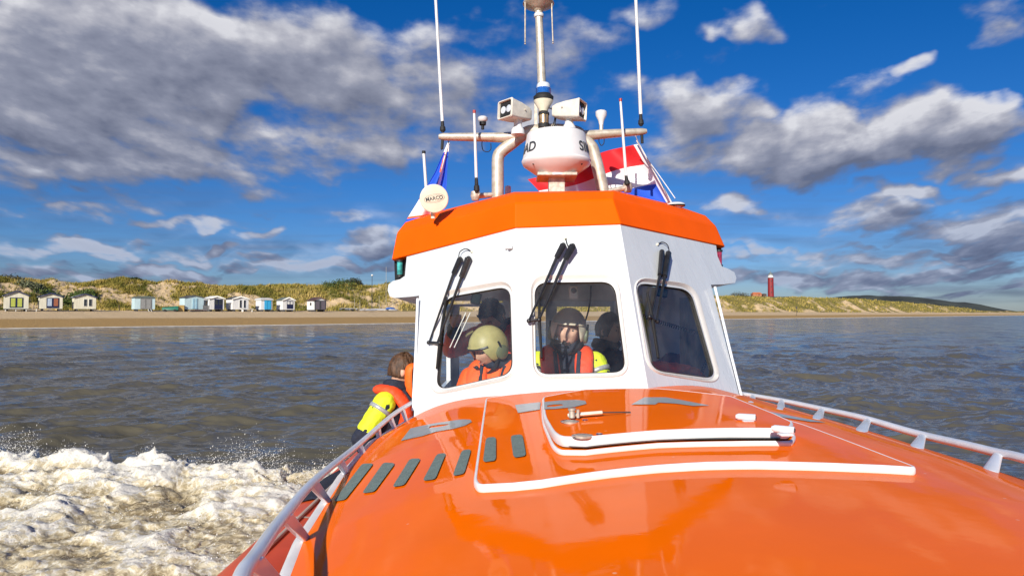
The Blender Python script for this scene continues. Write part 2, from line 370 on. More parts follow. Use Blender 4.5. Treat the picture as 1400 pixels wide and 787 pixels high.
alpha = nt.nodes.new('ShaderNodeMapRange'); alpha.interpolation_type = 'SMOOTHSTEP'; alpha.inputs[1].default_value = .30; alpha.inputs[2].default_value = .95; L.new(d0, alpha.inputs[0])
lit = nt.nodes.new('ShaderNodeMapRange'); lit.inputs[1].default_value = -.55; lit.inputs[2].default_value = .70; L.new(mth(nt, 'SUBTRACT', d0, d1), lit.inputs[0])
thick = nt.nodes.new('ShaderNodeMapRange'); thick.inputs[1].default_value = .55; thick.inputs[2].default_value = 1.7; L.new(d0, thick.inputs[0])
cr = nt.nodes.new('ShaderNodeValToRGB'); e = cr.color_ramp
e.elements[0].position = .0; e.elements[0].color = (.125, .14, .20, 1); e.elements[1].position = 1; e.elements[1].color = (.66, .66, .69, 1)
el2 = e.elements.new(.42); el2.color = (.235, .25, .32, 1); el3 = e.elements.new(.68); el3.color = (.38, .385, .44, 1)
L.new(mth(nt, 'SUBTRACT', lit.outputs[0], mth(nt, 'MULTIPLY', thick.outputs[0], .12)), cr.inputs[0])
sky = nt.nodes.new('ShaderNodeTexSky'); sky.sky_type = 'NISHITA'; sky.sun_disc = False
sky.sun_elevation = math.radians(SUN_EL); sky.sun_rotation = math.radians(180+SUN_AZ_LEFT); sky.air_density = 1.0; sky.dust_density = .3; sky.ozone_density = 2.5
hs = nt.nodes.new('ShaderNodeHueSaturation'); hs.inputs['Hue'].default_value = .5; hs.inputs['Saturation'].default_value = 1.32; hs.inputs['Value'].default_value = 1; L.new(sky.outputs[0], hs.inputs['Color'])
# polarised look: darker towards the top
SKYS = .10
tint = nt.nodes.new('ShaderNodeValToRGB'); L.new(sx.outputs[2], tint.inputs[0]); t = tint.color_ramp
t.elements[0].position = 0; t.elements[0].color = (.34, .42, .72, 1); t.elements[1].position = .42; t.elements[1].color = (.07, .46, .76, 1)
mul = nt.nodes.new('ShaderNodeMix'); mul.data_type = 'RGBA'; mul.blend_type = 'MULTIPLY'; mul.inputs[0].default_value = 1; L.new(hs.outputs[0], mul.inputs[6]); L.new(tint.outputs[0], mul.inputs[7])
bg1 = nt.nodes.new('ShaderNodeBackground'); bg1.inputs[1].default_value = SKYS; L.new(mul.outputs[2], bg1.inputs[0])
lowf = nt.nodes.new('ShaderNodeMapRange'); lowf.interpolation_type = 'SMOOTHSTEP'; lowf.inputs[1].default_value = .26; lowf.inputs[2].default_value = .03; lowf.inputs[4].default_value = .80; L.new(sx.outputs[2], lowf.inputs[0])
cmx = nt.nodes.new('ShaderNodeMix'); cmx.data_type = 'RGBA'; cmx.blend_type = 'MULTIPLY'; L.new(lowf.outputs[0], cmx.inputs[0]); L.new(cr.outputs[0], cmx.inputs[6]); cmx.inputs[7].default_value = (.42, .52, .72, 1)
bg2 = nt.nodes.new('ShaderNodeBackground'); bg2.inputs[1].default_value = 1.0; L.new(cmx.outputs[2], bg2.inputs[0])
# thin high haze streaks
cs = nt.nodes.new('ShaderNodeMapping'); cs.inputs['Scale'].default_value = (2.2, 26, 1); cs.inputs['Rotation'].default_value = (0, 0, .10); L.new(uv.outputs[0], cs.inputs[0])
cn = nt.nodes.new('ShaderNodeTexNoise'); cn.inputs['Scale'].default_value = 1.5; cn.inputs['Detail'].default_value = 7; L.new(cs.outputs[0], cn.inputs['Vector'])
cm = nt.nodes.new('ShaderNodeMapRange'); cm.inputs[1].default_value = .42; cm.inputs[2].default_value = .75; cm.inputs[4].default_value = .75; L.new(cn.outputs[0], cm.inputs[0])
vfade = nt.nodes.new('ShaderNodeMapRange'); vfade.inputs[1].default_value = .24; vfade.inputs[2].default_value = .08; L.new(sx.outputs[2], vfade.inputs[0])
amax = mth(nt, 'MAXIMUM', mth(nt, 'MULTIPLY', alpha.outputs[0], .96), mth(nt, 'MULTIPLY', cm.outputs[0], vfade.outputs[0]))
mixw = nt.nodes.new('ShaderNodeMixShader'); L.new(amax, mixw.inputs[0]); L.new(bg1.outputs[0], mixw.inputs[1]); L.new(bg2.outputs[0], mixw.inputs[2])
wo = nt.nodes.new('ShaderNodeOutputWorld'); L.new(mixw.outputs[0], wo.inputs[0])
world.cycles.sampling_method = 'MANUAL'; world.cycles.sample_map_resolution = 256

# ------------------------------------------------------------ sea
S0 = 167.0                                   # shoreline: Y - X = S0
def shore(x, y): return (y - x - S0)/math.sqrt(2)    # metres inland
def along(x, y): return (x + y)/math.sqrt(2)
comp = []
r2 = np.random.default_rng(5)
for lam in np.geomspace(.2, 4.2, 72):
    th = math.radians(118) + r2.normal(0, .48)           # travel direction (crests run nearly across the view)
    amp = .0066*lam**.80
    comp.append((lam, th, amp, r2.random()*6.28))
def sea_height(x, y, cell):
    z = np.zeros_like(x); dx = np.zeros_like(x); dy = np.zeros_like(x)
    wx = x + 1.3*(fbm(x*.13, y*.13, 3, 3)-.5)*2; wy = y + 1.3*(fbm(x*.13+9, y*.13, 3, 8)-.5)*2
    for lam, th, amp, ph in comp:
        k = 2*PI/lam; att = np.clip((lam/(cell+1e-6)-1.8)/2, 0, 1)
        q = k*(wx*math.cos(th)+wy*math.sin(th))+ph
        z += att*amp*np.sin(q); dx -= att*amp*.8*math.cos(th)*np.cos(q)*-1; dy -= att*amp*.8*math.sin(th)*np.cos(q)*-1
    g = .45+1.1*fbm(x*.10, y*.10, 3, 40)
    return z*g, dx*g, dy*g
ang = np.concatenate([np.linspace(-180, -52, 50, endpoint=False), np.linspace(-52, 52, 560), np.linspace(52, 180, 50)[1:]])
inv = np.linspace(1/2.2, 1/6000, 1900)**1.0; rr = 1/inv
A, R = np.meshgrid(np.radians(ang), rr)
X = R*np.sin(A); Y = R*np.cos(A)
dr = np.gradient(rr)[:, None]*np.ones_like(A); da = np.abs(np.gradient(np.radians(ang)))[None, :]*R
cell = np.maximum(np.minimum(dr*.8, 3), da)
Z, DX, DY = sea_height(X, Y, cell)
fade = np.clip((-shore(X, Y))/14, .12, 1); Z *= fade
X2 = X+DX*fade; Y2 = Y+DY*fade
sm = bpy.data.materials.new('sea_water'); sm.use_nodes = True; nt = sm.node_tree; L = nt.links; b = nt.nodes['Principled BSDF']
b.inputs['Roughness'].default_value = .10; b.inputs['IOR'].default_value = 1.33
tc = nd(nt, 'ShaderNodeTexCoord')
def noise(scale, det=4, rough=.5, stretch=(1,1,1), rot=0):
    mp = nd(nt, 'ShaderNodeMapping'); mp.inputs['Scale'].default_value = stretch; mp.inputs['Rotation'].default_value = (0,0,rot); L.new(tc.outputs['Object'], mp.inputs[0])
    n = nd(nt, 'ShaderNodeTexNoise'); n.inputs['Scale'].default_value = scale; n.inputs['Detail'].default_value = det; n.inputs['Roughness'].default_value = rough; L.new(mp.outputs[0], n.inputs['Vector']); return n.outputs[0]
c = nd(nt, 'ShaderNodeMix', data_type='RGBA'); nn = noise(.05, 3); mr = nd(nt, 'ShaderNodeMapRange'); mr.inputs[1].default_value = .3; mr.inputs[2].default_value = .7; L.new(nn, mr.inputs[0]); L.new(mr.outputs[0], c.inputs[0])
c.inputs[6].default_value = (.092, .083, .056, 1); c.inputs[7].default_value = (.118, .105, .074, 1)
L.new(c.outputs[2], b.inputs['Base Color'])
# ripples running like the waves
geo = nd(nt, 'ShaderNodeNewGeometry'); nrm = geo.outputs['Normal']
def slope(scale, det, amp, rot):
    mp = nd(nt, 'ShaderNodeMapping'); mp.inputs['Scale'].default_value = (.5, 1.25, 1); mp.inputs['Rotation'].default_value = (0, 0, rot); L.new(tc.outputs['Object'], mp.inputs[0])
    n = nd(nt, 'ShaderNodeTexNoise'); n.inputs['Scale'].default_value = scale; n.inputs['Detail'].default_value = det; n.inputs['Roughness'].default_value = .55; L.new(mp.outputs[0], n.inputs['Vector'])
    v = nd(nt, 'ShaderNodeVectorMath', operation='SUBTRACT'); L.new(n.outputs['Color'], v.inputs[0]); v.inputs[1].default_value = (.5, .5, .5)
    w_ = nd(nt, 'ShaderNodeVectorMath', operation='MULTIPLY'); L.new(v.outputs[0], w_.inputs[0]); w_.inputs[1].default_value = (amp*.8, amp*1.3, 0); return w_.outputs[0]
cd = nd(nt, 'ShaderNodeVectorMath', operation='LENGTH'); L.new(tc.outputs['Object'], cd.inputs[0])
far = nd(nt, 'ShaderNodeMapRange'); far.inputs[1].default_value = 8; far.inputs[2].default_value = 60; far.inputs[3].default_value = .25; far.inputs[4].default_value = 1.0; L.new(cd.outputs['Value'], far.inputs[0])
s_a = slope(6.0, 6, .72, math.radians(26)); s_b = slope(.95, 3, 1.15, math.radians(22))
sb2 = nd(nt, 'ShaderNodeVectorMath', operation='SCALE'); L.new(s_b, sb2.inputs[0]); L.new(far.outputs[0], sb2.inputs['Scale'])
ad = nd(nt, 'ShaderNodeVectorMath', operation='ADD'); L.new(s_a, ad.inputs[0]); L.new(sb2.outputs[0], ad.inputs[1])
ad2 = nd(nt, 'ShaderNodeVectorMath', operation='ADD'); L.new(ad.outputs[0], ad2.inputs[0]); L.new(nrm, ad2.inputs[1])
nz = nd(nt, 'ShaderNodeVectorMath', operation='NORMALIZE'); L.new(ad2.outputs[0], nz.inputs[0]); L.new(nz.outputs[0], b.inputs['Normal'])
sea = arr_obj('sea', np.stack([X2, Y2, Z], -1).reshape(-1, 3), gridfaces(*X.shape), sm)
setp(sea, kind='structure')
# surf line
def fbm1(t, sd): return fbm(t, t*0+3.3, 4, sd)
tt = np.concatenate([np.arange(-60, 500, .5), np.arange(500, 2600, 3)]); ss = np.linspace(-1, 1, 9)
T, S = np.meshgrid(tt, ss, indexing='ij')
off = -1.2 + 2.4*(fbm1(T*.06, 2)-.5); wd = .35 + 1.3*np.clip(fbm1(T*.18, 5)-.35, 0, 1)*2
SI = off + S*wd*(1+T/900); zz = .10*(1-S**2)*(1+T/500) + .03*fbm(T*2, S*2, 3, 9) + np.maximum(SI, 0)*.1 + .02
foamw = mat('surf_foam', (.62, .58, .50), .8, var=.2, vs=1.2, bump=.4, bs=6)
def TS(T, S):    # along, inland -> x, y
    return (T/math.sqrt(2) - (S*math.sqrt(2)+S0)/2 + 0*T), (T/math.sqrt(2) + (S*math.sqrt(2)+S0)/2)
XX, YY = TS(T, SI)
o = arr_obj('surf', np.stack([XX, YY, zz], -1).reshape(-1, 3), gridfaces(*T.shape), foamw); setp(o, 'thin line of white surf breaking along the beach', 'surf', kind='stuff')

# ------------------------------------------------------------ beach and dunes
def dune(T, S):
    ridge = np.interp(T, [-400, 28, 98, 200, 346, 540, 700, 820, 950, 3000], [9.3, 8.8, 10.0, 10.6, 10.6, 11.8, 10.2, 7.2, 4.4, 4.2])
    z = np.interp(S, [-30, -8, 0, 6, 16, 25, 36, 300], [-2.5, -.9, 0, .75, 1.7, 2.45, 2.75, 3.2])
    toe = 37 + 7*(fbm(T*.05, S*0, 3, 70)-.5)*2
    k = np.clip((S-toe)/21, 0, 1); k = k*k*(3-2*k)
    rel = 2.8*(fbm(T*.055, S*.055, 4, 21)-.5) + 2.0*(fbm(T*.2, S*.2, 4, 33)-.5)
    hump = (ridge-2.9+rel)*k
    back = np.clip((S-66)/60, 0, 1)
    hump = hump*(1-.35*back)
    small = (fbm(T*.8, S*.8, 4, 51)-.5)*.9*np.clip((S-toe)/4, 0, 1)
    return z + np.maximum(hump, 0) + small + (fbm(T*.4, S*.4, 3, 60)-.5)*.12*(S > 2)
def vegmask(T, S):
    toe = 37 + 7*(fbm(T*.05, S*0, 3, 70)-.5)*2
    n = fbm(T*.11, S*.16, 4, 90)
    k = np.clip((S-toe-1)/20, 0, 1)
    return np.clip((n - .50 + .22*k + .12*np.clip(T/600, 0, 1))*7 + .1, 0, 1)*(S > toe)
t1 = [-260.]; 
while t1[-1] < 3500: t1.append(t1[-1] + max(.35, abs(t1[-1]-20)*.0028 if t1[-1] > 0 else .6))
s1 = np.concatenate([np.linspace(-30, 30, 40), np.linspace(30.5, 70, 110), np.geomspace(71, 500, 20)])
T, S = np.meshgrid(np.array(t1), s1, indexing='ij'); XX, YY = TS(T, S); ZZ = dune(T, S)
veg = vegmask(T, S)
dm = bpy.data.materials.new('beach_sand'); dm.use_nodes = True; nt = dm.node_tree; L = nt.links; b = nt.nodes['Principled BSDF']; b.inputs['Roughness'].default_value = .9; b.inputs['Specular IOR Level'].default_value = .2
tc = nd(nt, 'ShaderNodeTexCoord'); at = nd(nt, 'ShaderNodeAttribute', attribute_name='veg'); ai = nd(nt, 'ShaderNodeAttribute', attribute_name='inland')
sand = nd(nt, 'ShaderNodeMix', data_type='RGBA'); n = noise(.6, 6); L.new(n, sand.inputs[0]); sand.inputs[6].default_value = (.56, .40, .22, 1); sand.inputs[7].default_value = (.68, .50, .29, 1)
wet = nd(nt, 'ShaderNodeMix', data_type='RGBA'); wr = nd(nt, 'ShaderNodeMapRange'); wr.interpolation_type = 'SMOOTHSTEP'; wr.inputs[1].default_value = 14; wr.inputs[2].default_value = 10.5; L.new(ai.outputs['Fac'], wr.inputs[0]); L.new(wr.outputs[0], wet.inputs[0])
L.new(sand.outputs[2], wet.inputs[6]); wet.inputs[7].default_value = (.41, .255, .095, 1)
gr = nd(nt, 'ShaderNodeMix', data_type='RGBA'); n = noise(.9, 6, .7); g2 = nd(nt, 'ShaderNodeMapRange'); g2.inputs[1].default_value = .35; g2.inputs[2].default_value = .65; L.new(n, g2.inputs[0]); L.new(g2.outputs[0], gr.inputs[0]); gr.inputs[6].default_value = (.10, .085, .022, 1); gr.inputs[7].default_value = (.30, .235, .075, 1)
fin = nd(nt, 'ShaderNodeMix', data_type='RGBA'); L.new(at.outputs['Fac'], fin.inputs[0]); L.new(wet.outputs[2], fin.inputs[6]); L.new(gr.outputs[2], fin.inputs[7]); L.new(fin.outputs[2], b.inputs['Base Color'])
n = noise(2.5, 6, .7); bp = nd(nt, 'ShaderNodeBump'); bp.inputs['Strength'].default_value = .8; bp.inputs['Distance'].default_value = .3; L.new(n, bp.inputs['Height']); L.new(bp.outputs[0], b.inputs['Normal'])
beach = arr_obj('beach', np.stack([XX, YY, ZZ], -1).reshape(-1, 3), gridfaces(*T.shape)[:, ::-1], dm, attrs={'veg': veg.ravel(), 'inland': S.ravel()}); setp(beach, kind='structure')
def ground(x, y):
    a = np.array([[float(along(x, y))]]); s = np.array([[float(shore(x, y))]]); return float(dune(a, s)[0, 0])
# marram grass tufts
gm = bpy.data.materials.new('marram_grass'); gm.use_nodes = True; nt = gm.node_tree; L = nt.links; b = nt.nodes['Principled BSDF']; b.inputs['Roughness'].default_value = .8; b.inputs['Specular IOR Level'].default_value = .2
at = nd(nt, 'ShaderNodeAttribute', attribute_name='shade'); cr = nd(nt, 'ShaderNodeValToRGB'); L.new(at.outputs['Fac'], cr.inputs[0]); L.new(cr.outputs[0], b.inputs['Base Color'])
cr.color_ramp.elements[0].color = (.10, .11, .02, 1); cr.color_ramp.elements[1].color = (.56, .41, .14, 1); e = cr.color_ramp.elements.new(.5); e.color = (.34, .27, .055, 1)
NT = 90000
tq = rng.random(NT); T = -10 + 40*tq/(1-.955*tq); S = 36 + rng.random(NT)**.8*36
keep = (rng.random(NT) < vegmask(T, S)*.95+.05) & (T < 900); T = T[keep]; S = S[keep]; Z = dune(T, S); XX, YY = TS(T, S)
sh0 = np.clip(fbm(T*.25, S*.25, 3, 77)*1.6-.35 + rng.normal(0, .12, len(T)), 0, 1)
sz = (.35+.45*rng.random(len(T)))*(1+np.clip(T/500, 0, 1.2))
V = []; SH = []
for k in range(5):
    a = rng.random(len(T))*6.283; d = .28*sz; w = .11*sz
    bx = XX + np.cos(a)*d*.5; by = YY + np.sin(a)*d*.5
    px_, py_ = -np.sin(a)*w, np.cos(a)*w
    V.append(np.stack([np.stack([bx+px_, by+py_, Z-.08], -1), np.stack([bx-px_, by-py_, Z-.08], -1), np.stack([bx+np.cos(a)*d*1.3+.1, by+np.sin(a)*d*1.3, Z+sz*(.6+.5*rng.random(len(T)))], -1)], 1))
    SH.append(np.repeat(np.clip(sh0+rng.normal(0, .1, len(T)), 0, 1)[:, None], 3, 1))
V = np.concatenate(V).reshape(-1, 3); SH = np.concatenate(SH).ravel()
o = arr_obj('dune_grass', V, np.arange(len(V)).reshape(-1, 3), gm, smooth=False, attrs={'shade': SH}); setp(o, 'straw and green marram grass tufts covering the dunes', 'grass', kind='stuff')
# shrubs on the dunes
def shrub(px, s_in, w, h, cols, label, up=0):
    s = (px-700)/F; Yq = (S0 + s_in*math.sqrt(2))/(1-s); Xq = s*Yq
    z = ground(Xq, Yq); e = empty('dune_shrub', (Xq, Yq, z), label, 'shrub')
    n = int(1500); c = rng.normal(0, 1, (n, 3)); c /= np.linalg.norm(c, axis=1)[:, None]; c *= (.45+.55*rng.random((n, 1)))
    lump = 1+.35*(fbm(c[:, 0]*2.5+px, c[:, 2]*2.5, 3, 5)-.5)*2
    c = c*lump[:, None]*np.array([w/2, w/2, h]); c[:, 2] = np.abs(c[:, 2])*.95
    gz = np.array([ground(Xq+a, Yq+b_) for a, b_ in c[:, :2]])-z
    a = rng.normal(0, 1, (n, 3)); b_ = rng.normal(0, 1, (n, 3)); l = .16+.14*rng.random((n, 1))
    a = a/np.linalg.norm(a, axis=1)[:, None]*l; b_ = b_/np.linalg.norm(b_, axis=1)[:, None]*l*.6
    c = c+np.array([Xq, Yq, z]); c[:, 2] += gz
    V = np.stack([c-a, c-b_, c+a, c+b_], 1).reshape(-1, 3)
    o = arr_obj('foliage', V, np.arange(len(V)).reshape(-1, 4), mat('shrub_leaves', cols, .7, var=.4, vs=.9), e, smooth=False)
    st = MB()
    for k in range(7):
        q = k*.9; st.tube([(Xq, Yq, z-.2), (Xq+math.cos(q)*w*.15, Yq+math.sin(q)*w*.15, z+h*.4), (Xq+math.cos(q)*w*.3, Yq+math.sin(q)*w*.3, z+h*.75)], [.07, .05, .02], 6)
    obj('stem', st, M['bark'], e)
M['bark'] = mat('shrub_bark', (.10, .07, .045), .9, var=.3)
shrub(78, 47, 9, 1.6, (.09, .125, .016), 'broad fresh green shrub on the dune slope above the second beach hut')
shrub(113, 50, 6.5, 1.5, (.07, .11, .016), 'round green shrub on the dune slope above the third beach hut')
shrub(42, 52, 6, 1.7, (.13, .14, .07), 'grey green shrub on the dune slope above the first beach hut')
shrub(4, 62, 8, 1.6, (.06, .055, .02), 'dark shrub on the dune crest at the far left edge')
shrub(184, 62, 4, .9, (.035, .05, .012), 'dark green shrub on the dune crest above the pale blue hut')
shrub(327, 63, 6, .8, (.05, .06, .018), 'low dark shrub on the dune crest above the white huts')
shrub(462, 56, 12, 1.9, (.06, .09, .016), 'large green shrub on the dune right of the brown roofed hut')
shrub(484, 57, 6, 2.5, (.035, .04, .014), 'tall dark shrub beside the large green shrub on the dune')
shrub(1012, 64, 14, 3.2, (.06, .05, .02), 'brown green shrub on the dune crest just right of the wheelhouse')
# far dark dune ridge, right
def mound(name, cx, Yc, prof, depth, m, sd):
    xs = np.linspace(prof[0][0], prof[-1][0], 260); hs = np.interp(xs, [p[0] for p in prof], [p[1] for p in prof])
    ds = np.linspace(-1, 1, 30); A_, D_ = np.meshgrid(np.arange(260), ds, indexing='ij')
    XW = (xs[A_]-700)/F*Yc; HH = np.maximum(EYE + (428-hs[A_])/F*Yc, 0)
    YW = Yc + D_*depth; ZW = HH*(1-np.abs(D_)**2.2) + (fbm(XW*.03, YW*.03, 4, sd)-.5)*4*(1-np.abs(D_)) - 1
    o = arr_obj(name, np.stack([XW, YW, ZW], -1).reshape(-1, 3), gridfaces(*A_.shape)[:, ::-1], m); return setp(o, kind='structure')
mound('far_dunes', 0, 1300, [(1120, 426), (1150, 405), (1185, 403), (1235, 404.5), (1262, 408), (1285, 413), (1300, 412), (1318, 418), (1340, 423), (1352, 428)], 160, mat('dark_shrub_dunes', (.035, .04, .03), .9, var=.45, vs=.03, det=8), 4)
mound('lighthouse_hill', 0, 850, [(940, 428), (985, 406), (1030, 404), (1075, 404), (1110, 407), (1150, 428)], 110, mat('grassy_hill', (.13, .12, .035), .9, var=.4, vs=.05, det=8), 9)
# ------------------------------------------------------------ lighthouse
def redm(): return mat('lighthouse_red_paint', (.23, .017, .019), .6, var=.12, vs=.3)
LY = 850; lx = (1054-700)/F*LY
def zy(py, Y): return EYE + (428-py)/F*Y
e = empty('lighthouse', (lx, LY, zy(406, LY)), 'tall red lighthouse with white gallery and grey lantern cap on the dunes', 'lighthouse')
b0 = zy(406, LY); t = MB(); t.lathe((lx, LY, 0), [(3.7, b0), (3.35, zy(380, LY))], 32); obj('tower', t, redm(), e)
g = MB(); zt = zy(379.8, LY); g.lathe((lx, LY, zt), [(3.35, 0), (4.1, .4), (4.1, .9), (3.2, 1.0), (3.1, 1.3)], 32); obj('gallery', g, M['whitep'], e)
g = MB(); g.lathe((lx, LY, zt+1.3), [(2.9, 0), (2.9, 2.2), (3.1, 2.3)], 24); obj('lantern', g, M['whitep'], e)
g = MB(); g.lathe((lx, LY, zt+3.6), [(3.2, 0), (2.6, 1.2), (1.2, 2.9), (.4, 3.6), (.35, 4.6), (.02, 5.2)], 24); obj('lantern_cap', g, mat('lead_grey', (.16, .18, .17), .5), e)
for k in range(3):
    g = MB(); g.box((lx-.6, LY-3.75, b0+6+7*k), (.9, .3, 1.6)); obj('window', g, M['int_dark'], e)
def house(px, w, h, label, col, rcol, py=404):
    x = (px-700)/F*840; z = zy(py, 840); e = empty('dune_house', (x, 840, z), label, 'house')
    m = MB(); m.box((x, 840, z+h*.25), (w, 7, h*.5+1.5)); obj('wall', m, mat('brick_wall', col, .8, vs=.5), e)
    m = MB(); m.prism([(x-w*.55, 836, z+h*.5), (x+w*.55, 836, z+h*.5), (x+w*.38, 839.5, z+h), (x-w*.38, 839.5, z+h)], (0, 0, .3)); m.box((x, 840.5, z+h*.75), (w*.8, 5, h*.5)); obj('roof', m, mat('roof_tiles', rcol, .8, vs=.5), e)
    m = MB(); m.box((x+w*.2, 836.4, z+h*.3), (w*.15, .2, h*.25)); obj('window', m, M['int_dark'], e)
house(1034, 11, 3.8, 'orange brick house with tiled roof left of the lighthouse', (.42, .16, .08), (.45, .13, .05))
house(1044.5, 4, 2.2, 'small dark shed between the orange house and the lighthouse', (.12, .07, .05), (.08, .06, .05))
# beach marker post
s = (1089-700)/F; Yq = (S0+9*1.414)/(1-s); xq = s*Yq; zq = ground(xq, Yq)
e = empty('beach_marker', (xq, Yq, zq), 'slender wooden marker post with dark top on the right beach', 'marker post')
m = MB(); m.tube([(xq, Yq, zq-.3), (xq, Yq, zq+3.9)], [.13, .10], 8); obj('post', m, M['bark'], e)
m = MB(); m.box((xq, Yq, zq+3.6), (.6, .15, 1.0)); obj('board', m, M['int_dark'], e, bevel=.03)
# ------------------------------------------------------------ beach huts
def plank(name, col): return mat(name, col, .6, var=.10, vs=2.2, bump=.3, bs=3, stretch=(4, 4, .3))
SHM = Matrix.Rotation(math.radians(45), 3, 'Z')
def hutpos(px, s_in):
    s = (px-700)/F; Yq = (S0+s_in*math.sqrt(2))/(1-s); return s*Yq, Yq
def hut(px, label, wall, rcol, trim, w=3.3, d=3.0, wh=2.35, rise=.62, kind='gable', door=None, s_in=30, side=None, extra=None, rz=0.0):
    x, y = hutpos(px, s_in); z = ground(x, y)
    e = empty('beach_hut', (x, y, z), label, 'beach hut', 'beach huts in a row below the dunes', rz=math.radians(45)+rz)
    # local: front face -y, x right
    zb = .42
    m = MB(); m.box((0, 0, zb+wh/2), (w, d, wh))
    if kind == 'gable': m.prism([(-w/2, -d/2, zb+wh), (w/2, -d/2, zb+wh), (0, -d/2, zb+wh+rise)], (0, d, 0))
    obj('wall', m, wall, e, local=True)
    m = MB(); ov = .22
    if kind == 'gable':
        for sg in (-1, 1):
            m.prism([(sg*(w/2+ov), -d/2-ov, zb+wh-.09), (sg*(w/2+ov), -d/2-ov, zb+wh+.02), (0, -d/2-ov, zb+wh+rise+.13), (0, -d/2-ov, zb+wh+rise+.02)], (0, d+2*ov, 0))
    else:
        n = 12; top = [(math.sin(a)*(w/2+ov), -d/2-ov, zb+wh+rise*(math.cos(a)-.0)*.8) for a in np.linspace(-PI/2, PI/2, n)]
        m.prism(top, (0, d+2*ov, 0))
    obj('roof', m, rcol, e, local=True)
    if trim is not None and kind == 'gable':
        m = MB()
        for sg in (-1, 1):
            m.prism([(sg*(w/2+ov), -d/2-ov-.03, zb+wh-.18), (sg*(w/2+ov), -d/2-ov-.03, zb+wh+.04), (0, -d/2-ov-.03, zb+wh+rise+.16), (0, -d/2-ov-.03, zb+wh+rise-.06)], (0, .06, 0))
        obj('bargeboard', m, trim, e, local=True)
    for sx in (-1, 1):
        m = MB(); m.box((sx*w*.36, 0, .2), (.22, d*1.02, .44)); obj('skid', m, M['int_dark'], e, local=True)
    if door: door(e, w, d, zb, wh)
    if side == 'window':
        m = MB(); m.box((-w/2-.01, -.2, zb+wh*.62), (.06, .7, .7)); obj('window', m, M['huglass'], e, local=True)
    if extra: extra(e, w, d, zb)
    return e
M['huglass'] = mat('dark_window_glass', (.04, .045, .05), .1, var=.3, vs=2)
M['hnavy'] = mat('navy_paint', (.015, .02, .06), .4); M['hwhite'] = mat('white_hut_paint', (.72, .71, .66), .6)
M['hgrey'] = mat('grey_hut_paint', (.20, .20, .19), .7); M['hblue'] = mat('bright_blue_paint', (.03, .33, .60), .5)
def doors(cx, w_, h_, fm, panels, zo=.05):
    def f(e, w, d, zb, wh):
        m = MB(); x0 = cx; yf = -d/2
        m.box((x0, yf-.02, zb+zo+h_/2), (w_, .10, h_)); fr = obj('door', m, fm, e, local=True)
        n = len(panels)
        for i, (pm, lo, hi) in enumerate(panels):
            pw = w_/n; m = MB(); m.box((x0-w_/2+pw*(i+.5), yf-.085, zb+zo+h_*(lo+hi)/2), (pw*.68, .04, h_*(hi-lo))); obj('pane', m, pm, fr, local=True)
    return f
def wins(lst, z0, h_, w_, fm=None):
    def f(e, w, d, zb, wh):
        for cx in lst:
            m = MB(); m.box((cx, -d/2-.02, zb+z0+h_/2), (w_+.14, .08, h_+.14)); fr = obj('window', m, fm or M['hwhite'], e, local=True)
            m = MB(); m.box((cx, -d/2-.07, zb+z0+h_/2), (w_, .05, h_)); obj('pane', m, M['huglass'], fr, local=True)
    return f
cy = plank('cream_planks', (.66, .62, .48)); cw = plank('white_planks', (.74, .73, .70)); cb_ = plank('pale_blue_planks', (.48, .62, .64))
dark = mat('dark_roof_felt', (.05, .05, .055), .8); greyr = mat('grey_roof_felt', (.30, .31, .33), .8); greent = mat('grey_green_roof', (.12, .14, .12), .8); brownr = mat('brown_roof', (.085, .045, .04), .7); whiter = mat('white_roof', (.60, .60, .58), .6)
def porch(e, w, d, zb):
    m = MB(); m.box((.2, -d/2-.7, zb-.05), (w*1.15, 1.3, .12)); obj('porch', m, M['hgrey'], e, local=True)
    for k in range(4):
        m = MB(); m.box((-w*.45+k*w*.42, -d/2-1.2, .17), (.12, .12, .5)); obj('leg', m, M['hwhite'], e, local=True)
    m = MB(); m.box((w*.72, -d/2-.3, zb+.35), (.08, .08, .9)); obj('post', m, M['int_dark'], e, local=True)
def steps(e, w, d, zb):
    for sx in (.55, 1.0):
        m = MB(); m.prism([(sx, -d/2-.9, -.05), (sx, -d/2-.75, -.05), (sx, -d/2, zb+.02), (sx, -d/2-.12, zb+.02)], (.09, 0, 0)); obj('step_rail', m, M['hwhite'], e, local=True)
cur = lambda n, c: mat(n, c, .8, var=.15, vs=6)
cg = cur('lime_curtain', (.42, .46, .08)); cl = cur('light_blue_curtain', (.40, .48, .58)); cbr = cur('brown_curtain', (.30, .10, .05))
hut(22, 'cream gabled beach hut with lime curtains, navy door frame and a porch', cy, greyr, M['hnavy'], w=3.5, d=2.9, wh=2.3, rise=.75, door=doors(0, 1.9, 1.75, M['hnavy'], [(cg, .08, .93), (cg, .08, .93)], .2), extra=porch, rz=-.12)
hut(69, 'cream gabled beach hut with one light blue and one brown curtain in its navy door', cy, greyr, M['hnavy'], w=3.5, d=2.9, wh=2.2, rise=.55, door=doors(.25, 1.9, 1.85, M['hnavy'], [(cl, .2, .93), (cbr, .2, .93)], .12), rz=-.12)
hut(115, 'cream gabled beach hut with two narrow dark windows and a navy roof edge', cy, greyr, M['hnavy'], w=3.5, d=2.9, wh=2.2, rise=.55, door=wins([.0, .8], .55, 1.25, .42), rz=-.1)
hut(196, 'pale blue beach hut with wide grey double doors and white steps', cb_, greent, None, w=3.6, d=3.0, wh=2.25, rise=.45, kind='round', door=doors(.2, 2.0, 2.1, M['hgrey'], [(cur('grey_door_panel', (.26, .26, .25)), .08, .92)]*2, .0), extra=steps, rz=-.1)
cs_ = cur('pale_blue_stripe', (.30, .50, .60))
